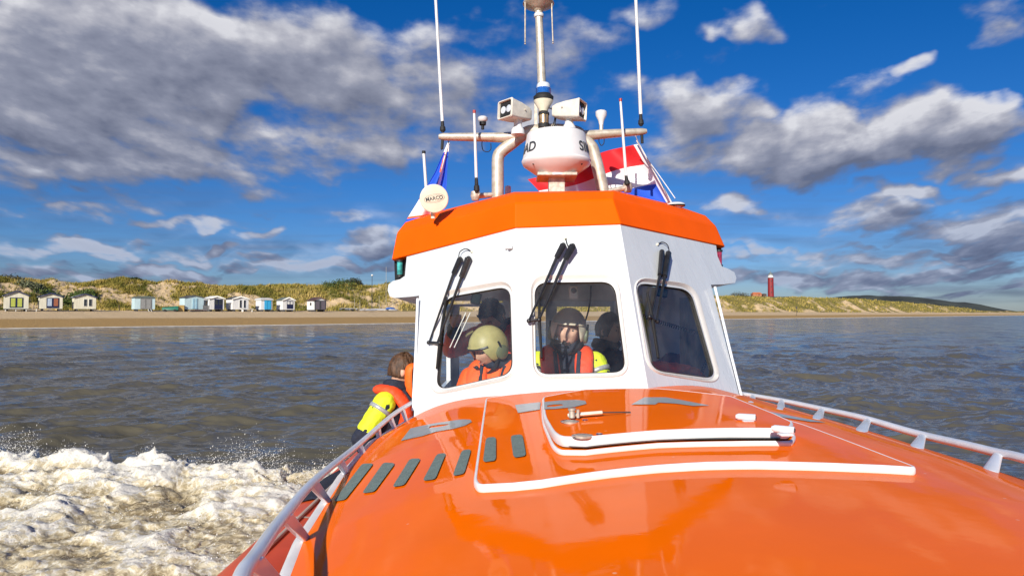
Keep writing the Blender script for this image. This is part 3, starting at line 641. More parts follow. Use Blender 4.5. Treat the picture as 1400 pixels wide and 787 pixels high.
hut(262, 'pale blue striped beach hut with dark roof beside the yellow chest', cb_, dark, None, w=3.8, d=3.0, wh=2.45, rise=.35, door=doors(.1, 1.1, 2.2, cb_, [(cs_, .03, .97), (cs_, .03, .97)]))
hut(292, 'white beach hut with dark navy glazed double doors and pale roof', cw, whiter, M['hwhite'], w=3.1, d=3.4, wh=2.35, rise=.4, door=doors(.35, 1.7, 2.15, M['hnavy'], [(M['huglass'], .45, .92)]*2), side='window')
hut(324.5, 'white beach hut with dark roof and two tall narrow windows', cw, dark, M['hwhite'], w=3.5, d=3.4, wh=2.3, rise=.45, door=wins([-.05, .85], .4, 1.6, .38))
hut(361, 'small white beach hut with rounded roof and bright blue door', cw, whiter, None, w=2.6, d=2.7, wh=2.15, rise=.65, kind='round', door=doors(.25, 1.6, 2.2, M['hblue'], [(cur('blue_door_panel', (.04, .38, .66)), .05, .95)]*2))
hut(390.5, 'white gabled beach hut with navy half door and two small white panes', cw, greent, M['hwhite'], w=2.9, d=3.0, wh=2.2, rise=.55, door=doors(.3, 1.5, 1.8, M['hnavy'], [(M['hwhite'], .55, .9)]*2, .25))
hut(433, 'white beach hut with dark brown roof and recessed dark front doors, rightmost hut', cw, brownr, brownr, w=3.3, d=3.1, wh=2.2, rise=.7, door=doors(.10, 2.9, 2.2, M['int_dark'], [(cur('violet_grey_door', (.13, .11, .13)), .05, .92)]*2, .0), side='window')
# small things between the huts
x, y = hutpos(233, 28.5); z = ground(x, y)
e = empty('covered_dinghy', (x, y, z), 'green tarpaulin covered dinghy on a trailer left of the yellow chest', 'dinghy', rz=math.radians(20))
m = MB()
secs = []
for i, xx in enumerate(np.linspace(-1.5, 1.5, 12)):
    wv = .65*math.sqrt(max(0.03, 1-((xx-.5)/2.1)**2)); hh = .5+.32*(xx+1.5)/3
    secs.append([(xx, wv*math.cos(a), .32+hh*max(0, math.sin(a))) for a in np.linspace(0, PI, 11)])
m.bridge(secs, closed=False); m.poly(secs[-1]); m.poly(secs[0]); obj('cover', m, mat('green_tarpaulin', (.015, .14, .09), .5, vs=2), e, local=True)
m = MB(); m.box((0, 0, .28), (2.9, .9, .16)); obj('hull', m, M['int_dark'], e, local=True, bevel=.05)
for sy in (-1, 1):
    m = MB(); m.lathe((-.9, sy*.6, .25), [(.25, -.06), (.25, .06)], 14, (0, 1, 0)); m.lathe((.9, sy*.6, .25), [(.25, -.06), (.25, .06)], 14, (0, 1, 0)); obj('wheel', m, M['rubber'], e, local=True)
x, y = hutpos(247, 28.5); z = ground(x, y); e = empty('storage_chest', (x, y, z), 'yellow storage chest between the green dinghy and the striped blue hut', 'chest', rz=math.radians(45))
m = MB(); m.box((0, 0, .62), (1.15, .9, 1.2)); obj('chest_body', m, mat('yellow_paint', (.62, .42, .14), .6), e, local=True, bevel=.03)
m = MB(); m.box((0, 0, 1.26), (1.25, 1.0, .08)); obj('lid', m, mat('yellow_lid', (.66, .46, .18), .6), e, local=True, bevel=.02)
x, y = hutpos(282, 27.5); z = ground(x, y); e = empty('slatted_screen', (x, y, z), 'grey slatted wind screen in front of the white hut with navy doors', 'screen', rz=math.radians(45))
m = MB()
for k in range(8): m.box((-.55+k*.16, 0, .65), (.13, .04, 1.2))
obj('slats', m, M['hgrey'], e, local=True)
for k in (-1, 1):
    m = MB(); m.box((k*.6, .05, .65), (.08, .08, 1.35)); obj('post', m, M['int_dark'], e, local=True)
x, y = hutpos(271, 27.5); z = ground(x, y); e = empty('wooden_deck', (x, y, z), 'low weathered wooden deck in front of the striped blue hut', 'deck', rz=math.radians(45))
m = MB(); m.box((0, 0, .3), (3.2, 1.2, .1)); obj('boards', m, mat('pinkish_weathered_wood', (.30, .22, .20), .8), e, local=True)
m = MB(); m.box((0, 0, .12), (3.0, .9, .26)); obj('joists', m, M['int_dark'], e, local=True)
x, y = hutpos(338, 27); z = ground(x, y); e = empty('picnic_table', (x, y, z), 'low white picnic table in front of the white hut with narrow windows', 'table', rz=math.radians(45))
m = MB(); m.box((0, 0, .62), (2.6, .9, .09)); obj('table_top', m, M['hwhite'], e, local=True)
for k in (-1, 1):
    m = MB(); m.box((k*1.0, 0, .3), (.1, .8, .6)); obj('leg', m, M['hwhite'], e, local=True)
for px, py0, lab in ((163, 35, 'short dark post on the sand between the cream and the pale blue huts'),):
    x, y = hutpos(px, py0); z = ground(x, y); m = MB(); m.tube([(x, y, z-.2), (x, y, z+1.1)], .08, 8); m.ball((x, y, z+1.12), .11); o = obj('marker_post', m, M['bark']); setp(o, lab, 'post')
# beached catamarans
def cat(px, s_in, label, hc, tarp=None, mast=4.5, rz=0, L_=4.2):
    x, y = hutpos(px, s_in); z = ground(x, y); e = empty('beach_catamaran', (x, y, z), label, 'catamaran', 'catamarans parked on the sand', rz=math.radians(45)+rz)
    for sy in (-.85, .85):
        m = MB(); rings = []
        for xx in np.linspace(-L_/2, L_/2, 12):
            k = math.sqrt(max(.01, 1-(abs(xx)/(L_/2))**2.6)); rings.append([(xx, sy+.19*k*math.cos(a), .42+.26*k*math.sin(a)+.05*(xx/L_)**2) for a in np.linspace(0, 2*PI, 12, endpoint=False)])
        m.bridge(rings); obj('float_hull', m, hc, e, local=True)
    m = MB(); m.box((0, 0, .68), (1.9, 1.6, .05)); obj('trampoline', m, M['int_dark'] if tarp is None else tarp, e, local=True)
    for xx in (-.95, .95):
        m = MB(); m.tube([(xx, -.95, .7), (xx, .95, .7)], .05, 8); obj('crossbeam', m, M['alu'], e, local=True)
    if mast:
        m = MB(); m.tube([(.95, 0, .7), (.9, 0, .7+mast)], [.05, .035], 8); obj('mast', m, M['alu'], e, local=True)
    if tarp is not None:
        m = MB(); m.ball((0, 0, .75), (1.6, .9, .38)); obj('tarpaulin', m, tarp, e, local=True)
hw = M['whitep']; gy = mat('grey_hull', (.35, .38, .40), .4)
cat(474, 36, 'low grey catamaran without mast, leftmost of the beached boats', gy, mast=0, rz=.4)
cat(484, 33, 'white catamaran with short mast next to the leftmost grey one', hw, mast=2.6, rz=.9)
cat(492, 32, 'grey catamaran with dark trampoline left of the largest white one', gy, mast=2.2, rz=1.0)
cat(504, 29, 'largest white catamaran in front with dark trampoline', hw, mast=0, rz=.3, L_=5)
cat(515, 33, 'white catamaran with medium mast behind the row', hw, mast=3.3, rz=.2, L_=5)
cat(524, 31, 'white catamaran lying beside the blue covered boat', hw, mast=11, rz=.1, L_=5)
cat(534, 29, 'catamaran under a bright blue tarpaulin', hw, tarp=mat('blue_tarpaulin', (.03, .12, .42), .6, vs=3), mast=3, rz=.2, L_=3.4)
x, y = hutpos(508.5, 36); z = ground(x, y); e = empty('flagpole', (x, y, z), 'tall dark pole with small white top behind the catamarans', 'pole')
m = MB(); m.tube([(x, y, z-.3), (x, y, z+9.3)], [.10, .07], 8); obj('pole', m, M['int_dark'], e)
m = MB(); m.ball((x, y, z+9.4), (.28, .28, .25)); obj('cap', m, M['hwhite'], e)
# ------------------------------------------------------------ the rescue boat
BOAT = empty('rescue_boat', (.35, 4.0, 0), 'orange and white rescue boat with wheelhouse, seen from its own foredeck', 'boat')
YL = [-.6, 0, .5, 1.0, 1.4, 1.68, 2.44, 3.2, 4.0, 4.5]
XLv = [.30, .05, -.20, -.37, -.454, -.508, -.594, -.64, -.566, -.54]; ZLv = [1.74, 1.71, 1.69, 1.675, 1.66, 1.65, 1.63, 1.61, 1.60, 1.59]
YR = [-.6, 0, .5, 1.0, 1.4, 1.915, 2.07, 2.47, 3.28, 4.1, 4.5]
XRv = [.55, .85, 1.08, 1.26, 1.37, 1.437, 1.45, 1.47, 1.452, 1.384, 1.35]; ZRv = [1.80, 1.78, 1.765, 1.75, 1.742, 1.73, 1.725, 1.712, 1.69, 1.677, 1.67]
def edge(Y):
    return np.interp(Y, YL, XLv), np.interp(Y, YL, ZLv), np.interp(Y, YR, XRv), np.interp(Y, YR, ZRv)
def deckz(X, Y):
    xl, zl, xr, zr = edge(Y); t = (X-xl)/(xr-xl); q = np.abs(2*t-1)
    cr = np.interp(Y, [-.6, .6, 1.6, 2.6, 3.25, 4.5], [.06, .10, .135, .175, .19, .19])
    return zl+(zr-zl)*t + cr*(1-.55*q**2-.45*q**4)
def on_deck(px, py, h=0.0):
    d = ray(px, py); t = .3; f = None
    while t < 9:
        p = CAMP+d*t
        if p.z < deckz(p.x, p.y)+h: break
        t += .02
    a, b_ = t-.02, t
    for _ in range(18):
        m_ = (a+b_)/2; p = CAMP+d*m_
        if p.z < deckz(p.x, p.y)+h: b_ = m_
        else: a = m_
    return CAMP+d*b_
# facet planes of the wheelhouse front
def plane3(a, b_, c):
    n = (b_-a).cross(c-a).normalized()
    if n.dot(CAMP-a) < 0: n = -n
    return (a, n)
A1 = W(705, 312, 3.60); B1 = W(848, 307, 3.62); C1 = W(713, 541, 3.25); D1 = W(887, 535, 3.27)
PC = plane3(A1, B1, C1); PL = plane3(A1, C1, W(566, 566, 3.95)); PR = plane3(B1, W(887, 535, 3.27), W(1012, 546, 4.0))
def pc(x, y, off=0): return on_plane(x, y, *PC, off)
def pl(x, y, off=0): return on_plane(x, y, *PL, off)
def pr(x, y, off=0): return on_plane(x, y, *PR, off)
D1 = pc(887, 535)
PR = plane3(B1, D1, W(1012, 546, 4.0))
print('PL far', pl(537, 355), pl(530, 398), 'PR far', pr(990, 337), pr(1006, 387), 'B1', B1, pc(848, 307))
B1 = pc(848, 307)
def rloop(fn, pts, rad, off=0, n=7):     # rounded loop from corner pixels (rad in pixels per corner)
    out = []; N = len(pts)
    if not hasattr(rad, '__len__'): rad = [rad]*N
    for i, p in enumerate(pts):
        p = Vector(p); a = Vector(pts[i-1]); b_ = Vector(pts[(i+1) % N]); r = rad[i]
        u = (a-p).normalized(); v = (b_-p).normalized(); r_ = min(r, (a-p).length*.45, (b_-p).length*.45)
        if r <= 0: out.append(fn(p.x, p.y, off)); continue
        s = p+u*r_; e_ = p+v*r_
        for k in range(n):
            t = k/(n-1); q = s*(1-t)**2 + p*2*t*(1-t) + e_*t*t; out.append(fn(q.x, q.y, off))
    return out
wins3 = [  # outer frame corners, glass corners, plane fn, radii
 (pl, [(597, 399), (703, 380), (707, 517), (587, 542)], [(607, 407), (696, 391), (699.5, 510), (596, 533)], 24, 17),
 (pc, [(724, 375), (845, 374), (862, 515), (728, 519)], [(731, 386), (840, 385), (856, 508), (733, 511)], 24, 18),
 (pr, [(864, 377), (951, 388), (988, 526), (885, 509)], [(870, 386), (944, 396), (979, 517), (893, 505)], 24, 16)]
shell = MB()
zb = 1.5
def down(p, fn_pl, z):      # continue plane down along its screen-vertical direction to height z
    p0, n = fn_pl; g = Vector((0, 0, -1)); g = (g - n*g.dot(n)).normalized(); return p + g*((p.z-z)/-g.z)
CL = down(pc(713, 541), PC, zb); DR = down(pc(887, 535), PC, zb)
# shared lower corners along the facet creases
cre = (pc(713, 541)-A1); CLc = A1 + cre*((A1.z-zb)/-cre.z); cre = (D1-B1); DRc = B1 + cre*((B1.z-zb)/-cre.z)
Lb = pl(566, 566); Lt = pl(573, 404); k_ = Lb-Lt; Lbb = Lt + k_*((Lt.z-zb)/-k_.z)
Rb = pr(1012, 546); Rt = pr(972, 389); k_ = Rb-Rt; Rbb = Rt + k_*((Rt.z-zb)/-k_.z)
ho = [rloop(f, o, r) for f, o, g, r, r2_ in wins3]
shell.poly([A1, B1, DRc, CLc], [ho[1]])
Lpoly = [A1, CLc, Lbb, Lt, pl(560, 405.5), pl(540, 407), pl(533, 405), pl(530, 397), pl(531, 389), pl(537, 384), pl(547, 381.5), pl(553.5, 377), pl(556, 351)]
shell.poly(Lpoly, [ho[0]])
Rpoly = [B1, pr(979, 335.5), pr(981, 350), pr(987, 364), pr(995, 367), pr(1004, 372), pr(1007, 380), pr(1005, 386.5), pr(990, 388.5), Rt, Rbb, DRc]
shell.poly(Rpoly, [ho[2]])
YA = 6.2                                   # aft end of the wheelhouse
# brow sides and soffits
def aft(p, y=YA, dz=0, dx=0): return Vector((p.x+dx, y, p.z+dz))
lo = Lpoly[3:10]
shell.bridge([lo[1:], [aft(p, dz=-.05) for p in lo[1:]]], closed=False)
shell.add([lo[0], lo[1], aft(lo[1], dz=-.05), aft(lo[0], dz=-.02)], [(0, 1, 2, 3)])
ro = Rpoly[3:10]
shell.bridge([ro, [aft(p, dz=-.05) for p in ro]], closed=False)
# lower side walls with an opening, down to the side deck
for P0, P1_, sg in ((Lt, Lbb, -1), (Rt, Rbb, 1)):
    xw = P0.x; xb = P1_.x
    a = P0; b_ = Vector((xb, P1_.y, .7)); c = Vector((xb, YA, .7)); d = Vector((xw, YA, P0.z-.03))
    def pt(y, z, a=a, b_=b_): return Vector((np.interp(z, [.7, a.z], [xb, xw]), y, z))
    hole = [pt(4.45, 1.62), pt(5.95, 1.62), pt(5.95, 2.22), pt(4.4, 2.22)]
    shell.poly([a, P1_, b_, c, d], [hole])
# rear wall with large openings
zr_t = Lt.z-.03
xl_, xr_ = Lt.x, Rt.x
hole1 = [(xl_+.10, YA, 1.35), (xl_+.88, YA, 1.35), (xl_+.88, YA, 2.26), (xl_+.10, YA, 2.26)]
hole2 = [(xl_+.98, YA, 1.0), (xr_-.35, YA, 1.0), (xr_-.35, YA, 2.26), (xl_+.98, YA, 2.26)]
shell.poly([(xl_, YA, zr_t), (Lbb.x, YA, .7), (Rbb.x, YA, .7), (xr_, YA, Rt.z-.03)], [hole1, hole2])
wh = obj('wheelhouse', shell, M['white'], BOAT, smooth=0, solid=.035)
bv = wh.modifiers.new('bevel', 'BEVEL'); bv.width = .007; bv.segments = 3; bv.limit_method = 'ANGLE'; bv.angle_limit = math.radians(12)
# solidify needs outward normals: check that the front centre face looks at the camera
f0 = wh.data.polygons[0]
if f0.normal.dot(CAMP-(f0.center+wloc(wh))) < 0: wh.modifiers['solid'].offset = 1
# frames and panes
for i, (fn, o, g, ra, rb) in enumerate(wins3):
    n = (PL, PC, PR)[i][1]
    l0 = rloop(fn, o, ra); l3 = rloop(fn, g, rb)
    l1 = [a.lerp(b_, .18)+n*.006 for a, b_ in zip(l0, l3)]; l2 = [a.lerp(b_, .62)-n*.010 for a, b_ in zip(l0, l3)]
    l25 = [a.lerp(b_, .80)-n*.004 for a, b_ in zip(l0, l3)]
    lb = [a-n*.022 for a in l3]; ob = [a-n*.03 for a in l0]
    m = MB(); m.bridge([ob, [a+n*.002 for a in l0], l1, l2], mi=0); m.bridge([l2, [a+n*.003 for a in l2], l25, [a.lerp(b_, .95)-n*.006 for a, b_ in zip(l0, l3)]], mi=1)
    m.bridge([[a.lerp(b_, .95)-n*.006 for a, b_ in zip(l0, l3)], l3, lb], mi=2)
    fr = obj('window_frame', m, [M['frame'], M['whitep'], M['gasket']], wh, smooth=50)
    lp_ = [a-n*.014 for a in l3]
    if (lp_[1]-lp_[0]).cross(lp_[len(lp_)//2]-lp_[0]).dot(n) < 0: lp_ = lp_[::-1]
    m = MB(); m.v = [tuple(p) for p in lp_]; m.f = [tuple(range(len(lp_)))]; m.m = [0]; pn = obj('window_pane', m, M['glass'], fr, smooth=0, fixn=False)
# ------------------------------------------------------------ roof band
P0 = pl(536.5, 355); P3 = pr(990.5, 337.5)
def dep(p, dy): return p.y+dy
R0 = [aft(P0, dz=-.04), P0, A1, B1, P3, aft(P3, dz=-.04)]
cr_px = [(542, 318), (704.5, 277), (838, 272), (980, 309)]; dys = [.03, .03, .03, .03]
R1 = [W(x, y, b_.y+dy) for (x, y), b_, dy in zip(cr_px, [P0, A1, B1, P3], dys)]; R1 = [aft(R1[0], dz=-.04)]+R1+[aft(R1[3], dz=-.04)]
t_px = [(553, 304), (704, 265.5), (839, 262), (966, 295)]
R2 = [W(x, y, b_.y+dy) for (x, y), b_, dy in zip(t_px, [P0, A1, B1, P3], [.12, .13, .13, .12])]; R2 = [aft(R2[0], dz=-.04)]+R2+[aft(R2[3], dz=-.04)]
R3 = [W(x, y, b_.y+dy) for (x, y), b_, dy in zip([(592, 291), (703, 262.5), (840, 260.5), (925, 281)], [P0, A1, B1, P3], [.30, .42, .42, .30])]; R3 = [aft(R3[0], dz=-.03)]+R3+[aft(R3[3], dz=-.03)]
lip = [p+Vector((0, -.012, 0)) if i in (1, 2, 3, 4) else p for i, p in enumerate(R0)]
cx_ = .3
def outw(p, d, dz=0):
    v = Vector((p.x-cx_, (p.y-4.6)*.8 if p.y < 5 else 0, 0)).normalized(); return p+v*d+Vector((0, 0, dz))
lo0 = [outw(p, .0) for p in R0]; lo1 = [outw(p, .008) for p in R0]
def cham(L_):      # round the corners in plan
    o = [L_[0]]
    for i in range(1, 5):
        p = L_[i]; a = L_[i-1]; b_ = L_[i+1]; d = .035 if i in (1, 4) else .005
        u = p+(a-p).normalized()*d; v = p+(b_-p).normalized()*d
        o += [u*(1-t)**2+p*2*t*(1-t)+v*t*t for t in ((0, .25, .5, .75, 1) if i in (1, 4) else (0, .5, 1))]
    return o+[L_[5]]
Cs = [cham(l) for l in ([outw(p, -.04) for p in R0], [outw(p, .002) for p in R0], lo1, R1, R2, R3)]
Cs = Cs[:2]+[[a+Vector((0, 0, .005)) for a in Cs[2]]]+[[a.lerp(b_, .93) for a, b_ in zip(Cs[2], Cs[3])], [b_.lerp(a, .06) for a, b_ in zip(Cs[4], Cs[3])]]+[Cs[4], Cs[5]]
m = MB(); m.bridge(Cs, closed=False); m.poly(Cs[-1]); m.poly(Cs[0]); n_c = len(Cs[0])-1
m.poly([c[0] for c in Cs]+[c[n_c] for c in Cs][::-1])
roof = obj('roof', m, M['orange_roof'], BOAT, smooth=0)
# nav light recesses (seen under both corners of the band)
for nm, fn, pts, lx_, lens in (('nav_light', pl, [(537, 354.5), (556, 350), (554, 379), (538, 385)], (545.5, 366), M['green_lens']), ('nav_light', pr, [(978, 334), (991, 337.5), (991, 367), (986, 364)], (985.5, 352), M['red_lens'])):
    m = MB(); p = [fn(*q) for q in pts]; m.prism([q+Vector((0, .085, 0))+(q-sum(p, Vector())/4)*.12 for q in p], (0, .35, 0)); o = obj(nm, m, M['rubber'], wh)
    m = MB(); c = fn(*lx_)+Vector((0, .04, 0)); m.lathe(c-Vector((0, 0, .045)), [(.001, 0), (.019, .003), (.020, .085), (.001, .088)], 20); obj('lens', m, lens, o)
    m = MB(); m.lathe(c-Vector((0, 0, .06)), [(.024, 0), (.024, .016)], 20); m.lathe(c+Vector((0, 0, .042)), [(.024, 0), (.024, .012)], 20); obj('lens_mount', m, M['gasket'], o)
# small white lug on the left facet
m = MB(); m.box(pl(697, 338, .02), (.028, .03, .018)); m.box(pl(692, 338, .012), (.012, .02, .02)); obj('latch_lug', m, M['whitep'], wh, bevel=.003)
# side grab rails
m = MB(); m.tube([W(571, 408, 4.18), W(568.5, 480, 4.08), W(564.5, 561, 3.99)], .0085, 10); obj('grab_rail', m, M['rail'], wh)
m = MB(); m.tube([W(977.5, 392, 4.2), W(996, 470, 4.1), W(1014.5, 545, 4.03)], .0085, 10); obj('grab_rail', m, M['rail'], wh)
# ------------------------------------------------------------ foredeck
Yv = np.concatenate([np.linspace(-.6, 4.45, 270)]); tv = np.linspace(0, 1, 150)
xl, zl, xr, zr = edge(Yv); TT, YY = np.meshgrid(tv, Yv); XX = xl[:, None]+(xr-xl)[:, None]*TT
ZZ = deckz(XX, YY)
Fq = gridfaces(*TT.shape); V = np.stack([XX, YY, ZZ], -1).reshape(-1, 3)
foot = [Vector((p.x, p.y)) for p in (pl(566, 566), pc(713, 541), D1, pr(1012, 546))]
cen = V[Fq].mean(1)
def yfront(x): return np.interp(x, [p.x for p in foot], [p.y for p in foot], left=99, right=99)
keep = ~((cen[:, 0] > foot[0].x+.03) & (cen[:, 0] < foot[-1].x-.03) & (cen[:, 1] > yfront(cen[:, 0])+.02))
# rolled gunwale edge
deck = arr_obj('foredeck', V, Fq[keep], M['orange'], BOAT)
def edge_strip(side, name, offs, m_):
    loops = []
    ys = np.linspace(-.55, 4.4, 160)
    xl, zl, xr, zr = edge(ys)
    for i, y in enumerate(ys):
        x, z = (xl[i], zl[i]) if side < 0 else (xr[i], zr[i]); loops.append([Vector((x+side*o, y, z+dz)) for o, dz in offs])
    mb = MB(); mb.bridge(loops, closed=False); return obj(name, mb, m_, BOAT, smooth=60)
edge_strip(-1, 'gunwale_strip', [(-.004, .001), (.012, .003), (.024, -.005), (.028, -.022), (.016, -.05)], M['white_rim'])
edge_strip(1, 'gunwale_strip', [(-.004, .001), (.008, .002), (.016, -.010), (.018, -.035), (.010, -.05)], M['orange'])
# hull sides and tubes
loops = []
ys = np.linspace(-.55, 9.2, 60); xl, zl, xr, zr = edge(np.minimum(ys, 4.4))
hb = MB(); la = []; lb_ = []
for i, y in enumerate(ys):
    zk = .0 if y < 4.4 else 0
    kk = np.clip((y+.55)/2.2, 0, 1)**.7
    xc = .43; zt_l = zl[i]-.04 if y < 4.35 else .78; zt_r = zr[i]-.04 if y < 4.35 else .78
    la.append([Vector((xl[i]-.008, y, zt_l)), Vector((xl[i]-.20*kk, y, .72*1)), Vector((xc-1.15*kk-.1, y, .35)), Vector((xc-.5*kk, y, -.2)), Vector((xc, y, -.5+.6*(1-kk))), Vector((xc+.5*kk, y, -.2)), Vector((xc+1.15*kk+.1, y, .35)), Vector((xr[i]+.20*kk, y, .72)), Vector((xr[i]+.008, y, zt_r))])
hb.bridge(la, closed=False); obj('hull', hb, M['tube'], BOAT, smooth=60)
sd = MB(); sd.box((.4, 6.9, .74), (2.6, 5.0, .05)); obj('side_deck', sd, mat('grey_side_deck', (.16, .17, .17), .8, vs=20), BOAT)
def tube_path(sg):
    xc = .43
    pts = [(xc, -.95, .95)]
    for a in np.linspace(.25, PI/2, 12): pts.append((xc+sg*1.62*math.sin(a), .75-1.70*math.cos(a)+.0, .95-.18*math.sin(a)))
    for y in np.linspace(1.2, 9.0, 16): pts.append((xc+sg*1.62, y, .77))
    return [Vector(p) for p in pts]
for sg in (-1, 1):
    pth = tube_path(sg); m = MB(); m.tube(pth, [.28]*(len(pth)-1)+[.24], 32); tb = obj('inflatable_tube', m, M['tube'], BOAT, smooth=60)
    for yy in (3.9, 6.3, 8.3):     # pale seams round the tube
        m = MB(); c = Vector((.43+sg*1.62, yy, .77)); m.tube([c-Vector((0, .014, 0)), c+Vector((0, .014, 0))], .283, 36, cap=False); obj('seam_tape', m, mat('pale_seam_tape', (.55, .40, .30), .6), tb)
    m = MB(); m.tube([(p.x-sg*.0, p.y, p.z+.29) for p in pth[6:]], .011, 8); obj('lifeline', m, mat('pale_lifeline', (.50, .42, .34), .7), tb)
    m = MB()
    rings = []
    for yy in np.linspace(4.25, 5.05, 12):
        kk = math.sqrt(max(.0, 1-(abs(yy-4.65)/.41)**4)); rings.append([Vector((.43+sg*1.62+.290*math.sin(a), yy, .77+.290*math.cos(a))) for a in np.linspace(-.75*kk-.02, .75*kk+.02, 14)])
    m.bridge(rings, closed=False); obj('antislip_pad', m, mat('black_blue_antislip', (.012, .015, .03), .9, bump=1, bs=90, var=.6, vs=60), tb, solid=.004)
# ------------------------------------------------------------ toe rails
def rail(side, toppx, botoff, name):
    pass
lr = [(296, 822, 1.17), (320, 787, 1.27), (342, 752.5, 1.40), (378, 704, 1.60), (426, 652.5, 1.98), (484, 606, 2.60), (535, 564, 3.35), (563, 547, 3.92)]
# choose the depth so that the rail runs 8 cm above the deck edge
def rail_pts(px, side, hz):
    out = []
    for (x, y) in px:
        d = ray(x, y); best = None
        for Yq in np.linspace(.9, 4.4, 1400):
            t = Yq/d.y; z = EYE+d.z*t; xl, zl, xr, zr = edge(Yq); ze = zl if side < 0 else zr
            e_ = abs(d.x*t-((xl-.03) if side < 0 else (xr-.012)))
            if best is None or e_ < best[0]: best = (e_, Vector((d.x*t, Yq, z)))
        out.append(best[1])
    return out
def smoothp(p, n=60):
    p = [Vector(q) for q in p]; out = []
    for i in range(len(p)-1):
        p0 = p[max(i-1, 0)]; p1 = p[i]; p2 = p[i+1]; p3 = p[min(i+2, len(p)-1)]
        for k in range(8):
            t = k/8; out.append(.5*((2*p1)+(p2-p0)*t+(2*p0-5*p1+4*p2-p3)*t*t+(3*p1-p0-3*p2+p3)*t**3))
    out.append(p[-1]); return out
L_px = [(331, 787), (352, 756), (386, 708), (432, 655), (489, 608.5), (537, 567), (562, 550.5)]
pL = rail_pts(L_px, -1, .070); pL = [Vector((np.interp(y, YL, XLv)-.03, y, pL[0].z+.005)) for y in (.1, .5, .85)]+pL
print('rail', [tuple(round(c, 2) for c in p) for p in pL])
pLs = smoothp(pL)
rm = obj('toe_rail', MB().tube(pLs, .0145, 14, flat=.75), M['rail'], BOAT, smooth=80)
posts = [((415, 733), (392, 712)), ((444, 682), (427, 659)), ((473, 646), (463, 626)), ((495, 618), (488, 604)), ((517, 597), (512, 586)), ((535, 578), (530, 570)), ((551.6, 569), (548, 560)), ((372, 800), (345, 775))]
def nearest(path, px, py):
    best = None
    for p in path:
        # project
        d = p-CAMP; f = d.y*CP+d.z*SP; sx_ = 700+F*d.x/f; sy_ = 393.5-F*(-d.y*SP+d.z*CP)/f
        e_ = (sx_-px)**2+(sy_-py)**2
        if best is None or e_ < best[0]: best = (e_, p)
    return best[1]
def proj(p):
    d = p-CAMP; f = d.y*CP+d.z*SP; return 700+F*d.x/f, 393.5-F*(-d.y*SP+d.z*CP)/f
def railpost(b_, t, w_, side):
    v = (t-b_); ax = Vector((0, 1, 0)); m = MB()
    b0 = b_-Vector((0, 0, .012))
    X_ = Vector((1, 0, 0))
    lo_ = [b0+X_*a+ax*c_ for a, c_ in ((-.004, -.008), (.012, -.012), (.012, .022), (-.004, .022))]; hi_ = [t+X_*a+ax*c_ for a, c_ in ((-.014, -.004), (.010, -.022), (.012, .040), (-.012, .034))]
    m.bridge([lo_, hi_]); m.poly(lo_); m.poly(hi_)
    return obj('rail_post', m, M['rail'], rm_cur, bevel=.003)
rm_cur = rm
for (bx, by), (tx, ty) in posts:
    t = nearest(pLs, tx, ty); xe, ze = np.interp(t.y+.12, YL, XLv), np.interp(t.y+.12, YL, ZLv)
    b_ = nearest([Vector((np.interp(y, YL, XLv)+.006, y, np.interp(y, YL, ZLv)+.004)) for y in np.linspace(.8, 4.2, 900)], bx, by)
    railpost(b_, t, .027, -1)
R_px = [(1014, 538), (1069, 547.5), (1124, 559), (1179, 571), (1252, 592), (1325, 609), (1361, 618), (1400, 626.5)]
pR = rail_pts(R_px, 1, .085); pR = pR+[Vector((np.interp(y, YR, XRv)-.012, y, pR[-1].z+.01)) for y in (1.5, 1.0, .5, .1)]
pRs = smoothp(pR)
rm_cur = obj('toe_rail', MB().tube(pRs, .0165, 14, flat=.8), M['rail'], BOAT, smooth=80)
for bx, by, tx, ty in [(1027, 549, 1033, 542), (1066, 558.5, 1072, 549), (1115, 571.5, 1121, 560), (1175, 588, 1183, 574), (1251, 610, 1263, 594), (1352, 641, 1366, 619)]:
    b_ = on_deck(bx, by, .002); t = nearest(pRs, tx, ty)
    m = MB(); ax = Vector((0, 1, 0)); b0 = b_-Vector((0, 0, .012)); w_ = .024
    m.caps(b0, t, .022, .012, 14, flat=.55, up=Vector((0, 1, 0)).cross(t-b0)); obj('rail_post', m, M['rail'], rm_cur)
# ------------------------------------------------------------ deck hatches, marks
def densify(P, n=10):
    out = []
    for i, p in enumerate(P):
        q = P[(i+1) % len(P)]; L_ = (q-p).length; k = max(1, int(L_/.03))
        for j in range(k): out.append(p.lerp(q, j/k))
    return out
def pad(loop, h, name, m_, parent, rings=10, rimw=.02, rim_m=None, rname='rim', base_h=0.0):
    """curved lid following the deck: loop of world points (x, y), top at deckz + h"""
    loop = densify([Vector((p.x, p.y, 0)) for p in loop]); c = sum(loop, Vector())/len(loop)
    rimw = .007 if rim_m else rimw
    def at(s, inset, hh):
        out = []
        for i, p in enumerate(loop):
            a = loop[i-1]; b_ = loop[(i+1) % len(loop)]; t = (b_-a).normalized(); nn = Vector((-t.y, t.x, 0))
            if nn.dot(c-p) < 0: nn = -nn
            q = (p+nn*inset); q = c+(q-c)*s; out.append(Vector((q.x, q.y, float(deckz(q.x, q.y))+hh)))
        return out
    m = MB(); ls = [at(s, rimw, h) for s in np.linspace(1, .06, rings)]; ls.append([sum(ls[-1], Vector())/len(loop)]*len(loop)); m.bridge(ls)
    o = obj(name, m, m_, parent, smooth=60)
    if rim_m:
        m = MB(); m.bridge([at(1, .004, base_h-.003), at(1, 0, base_h+.004), at(1, 0, h-.004), at(1, .002, h), at(1, .005, h+.001), at(1, .0075, h+.0005), at(1, rimw+.002, h-.003)])
        obj(rname, m, rim_m, o, smooth=70)
    return o
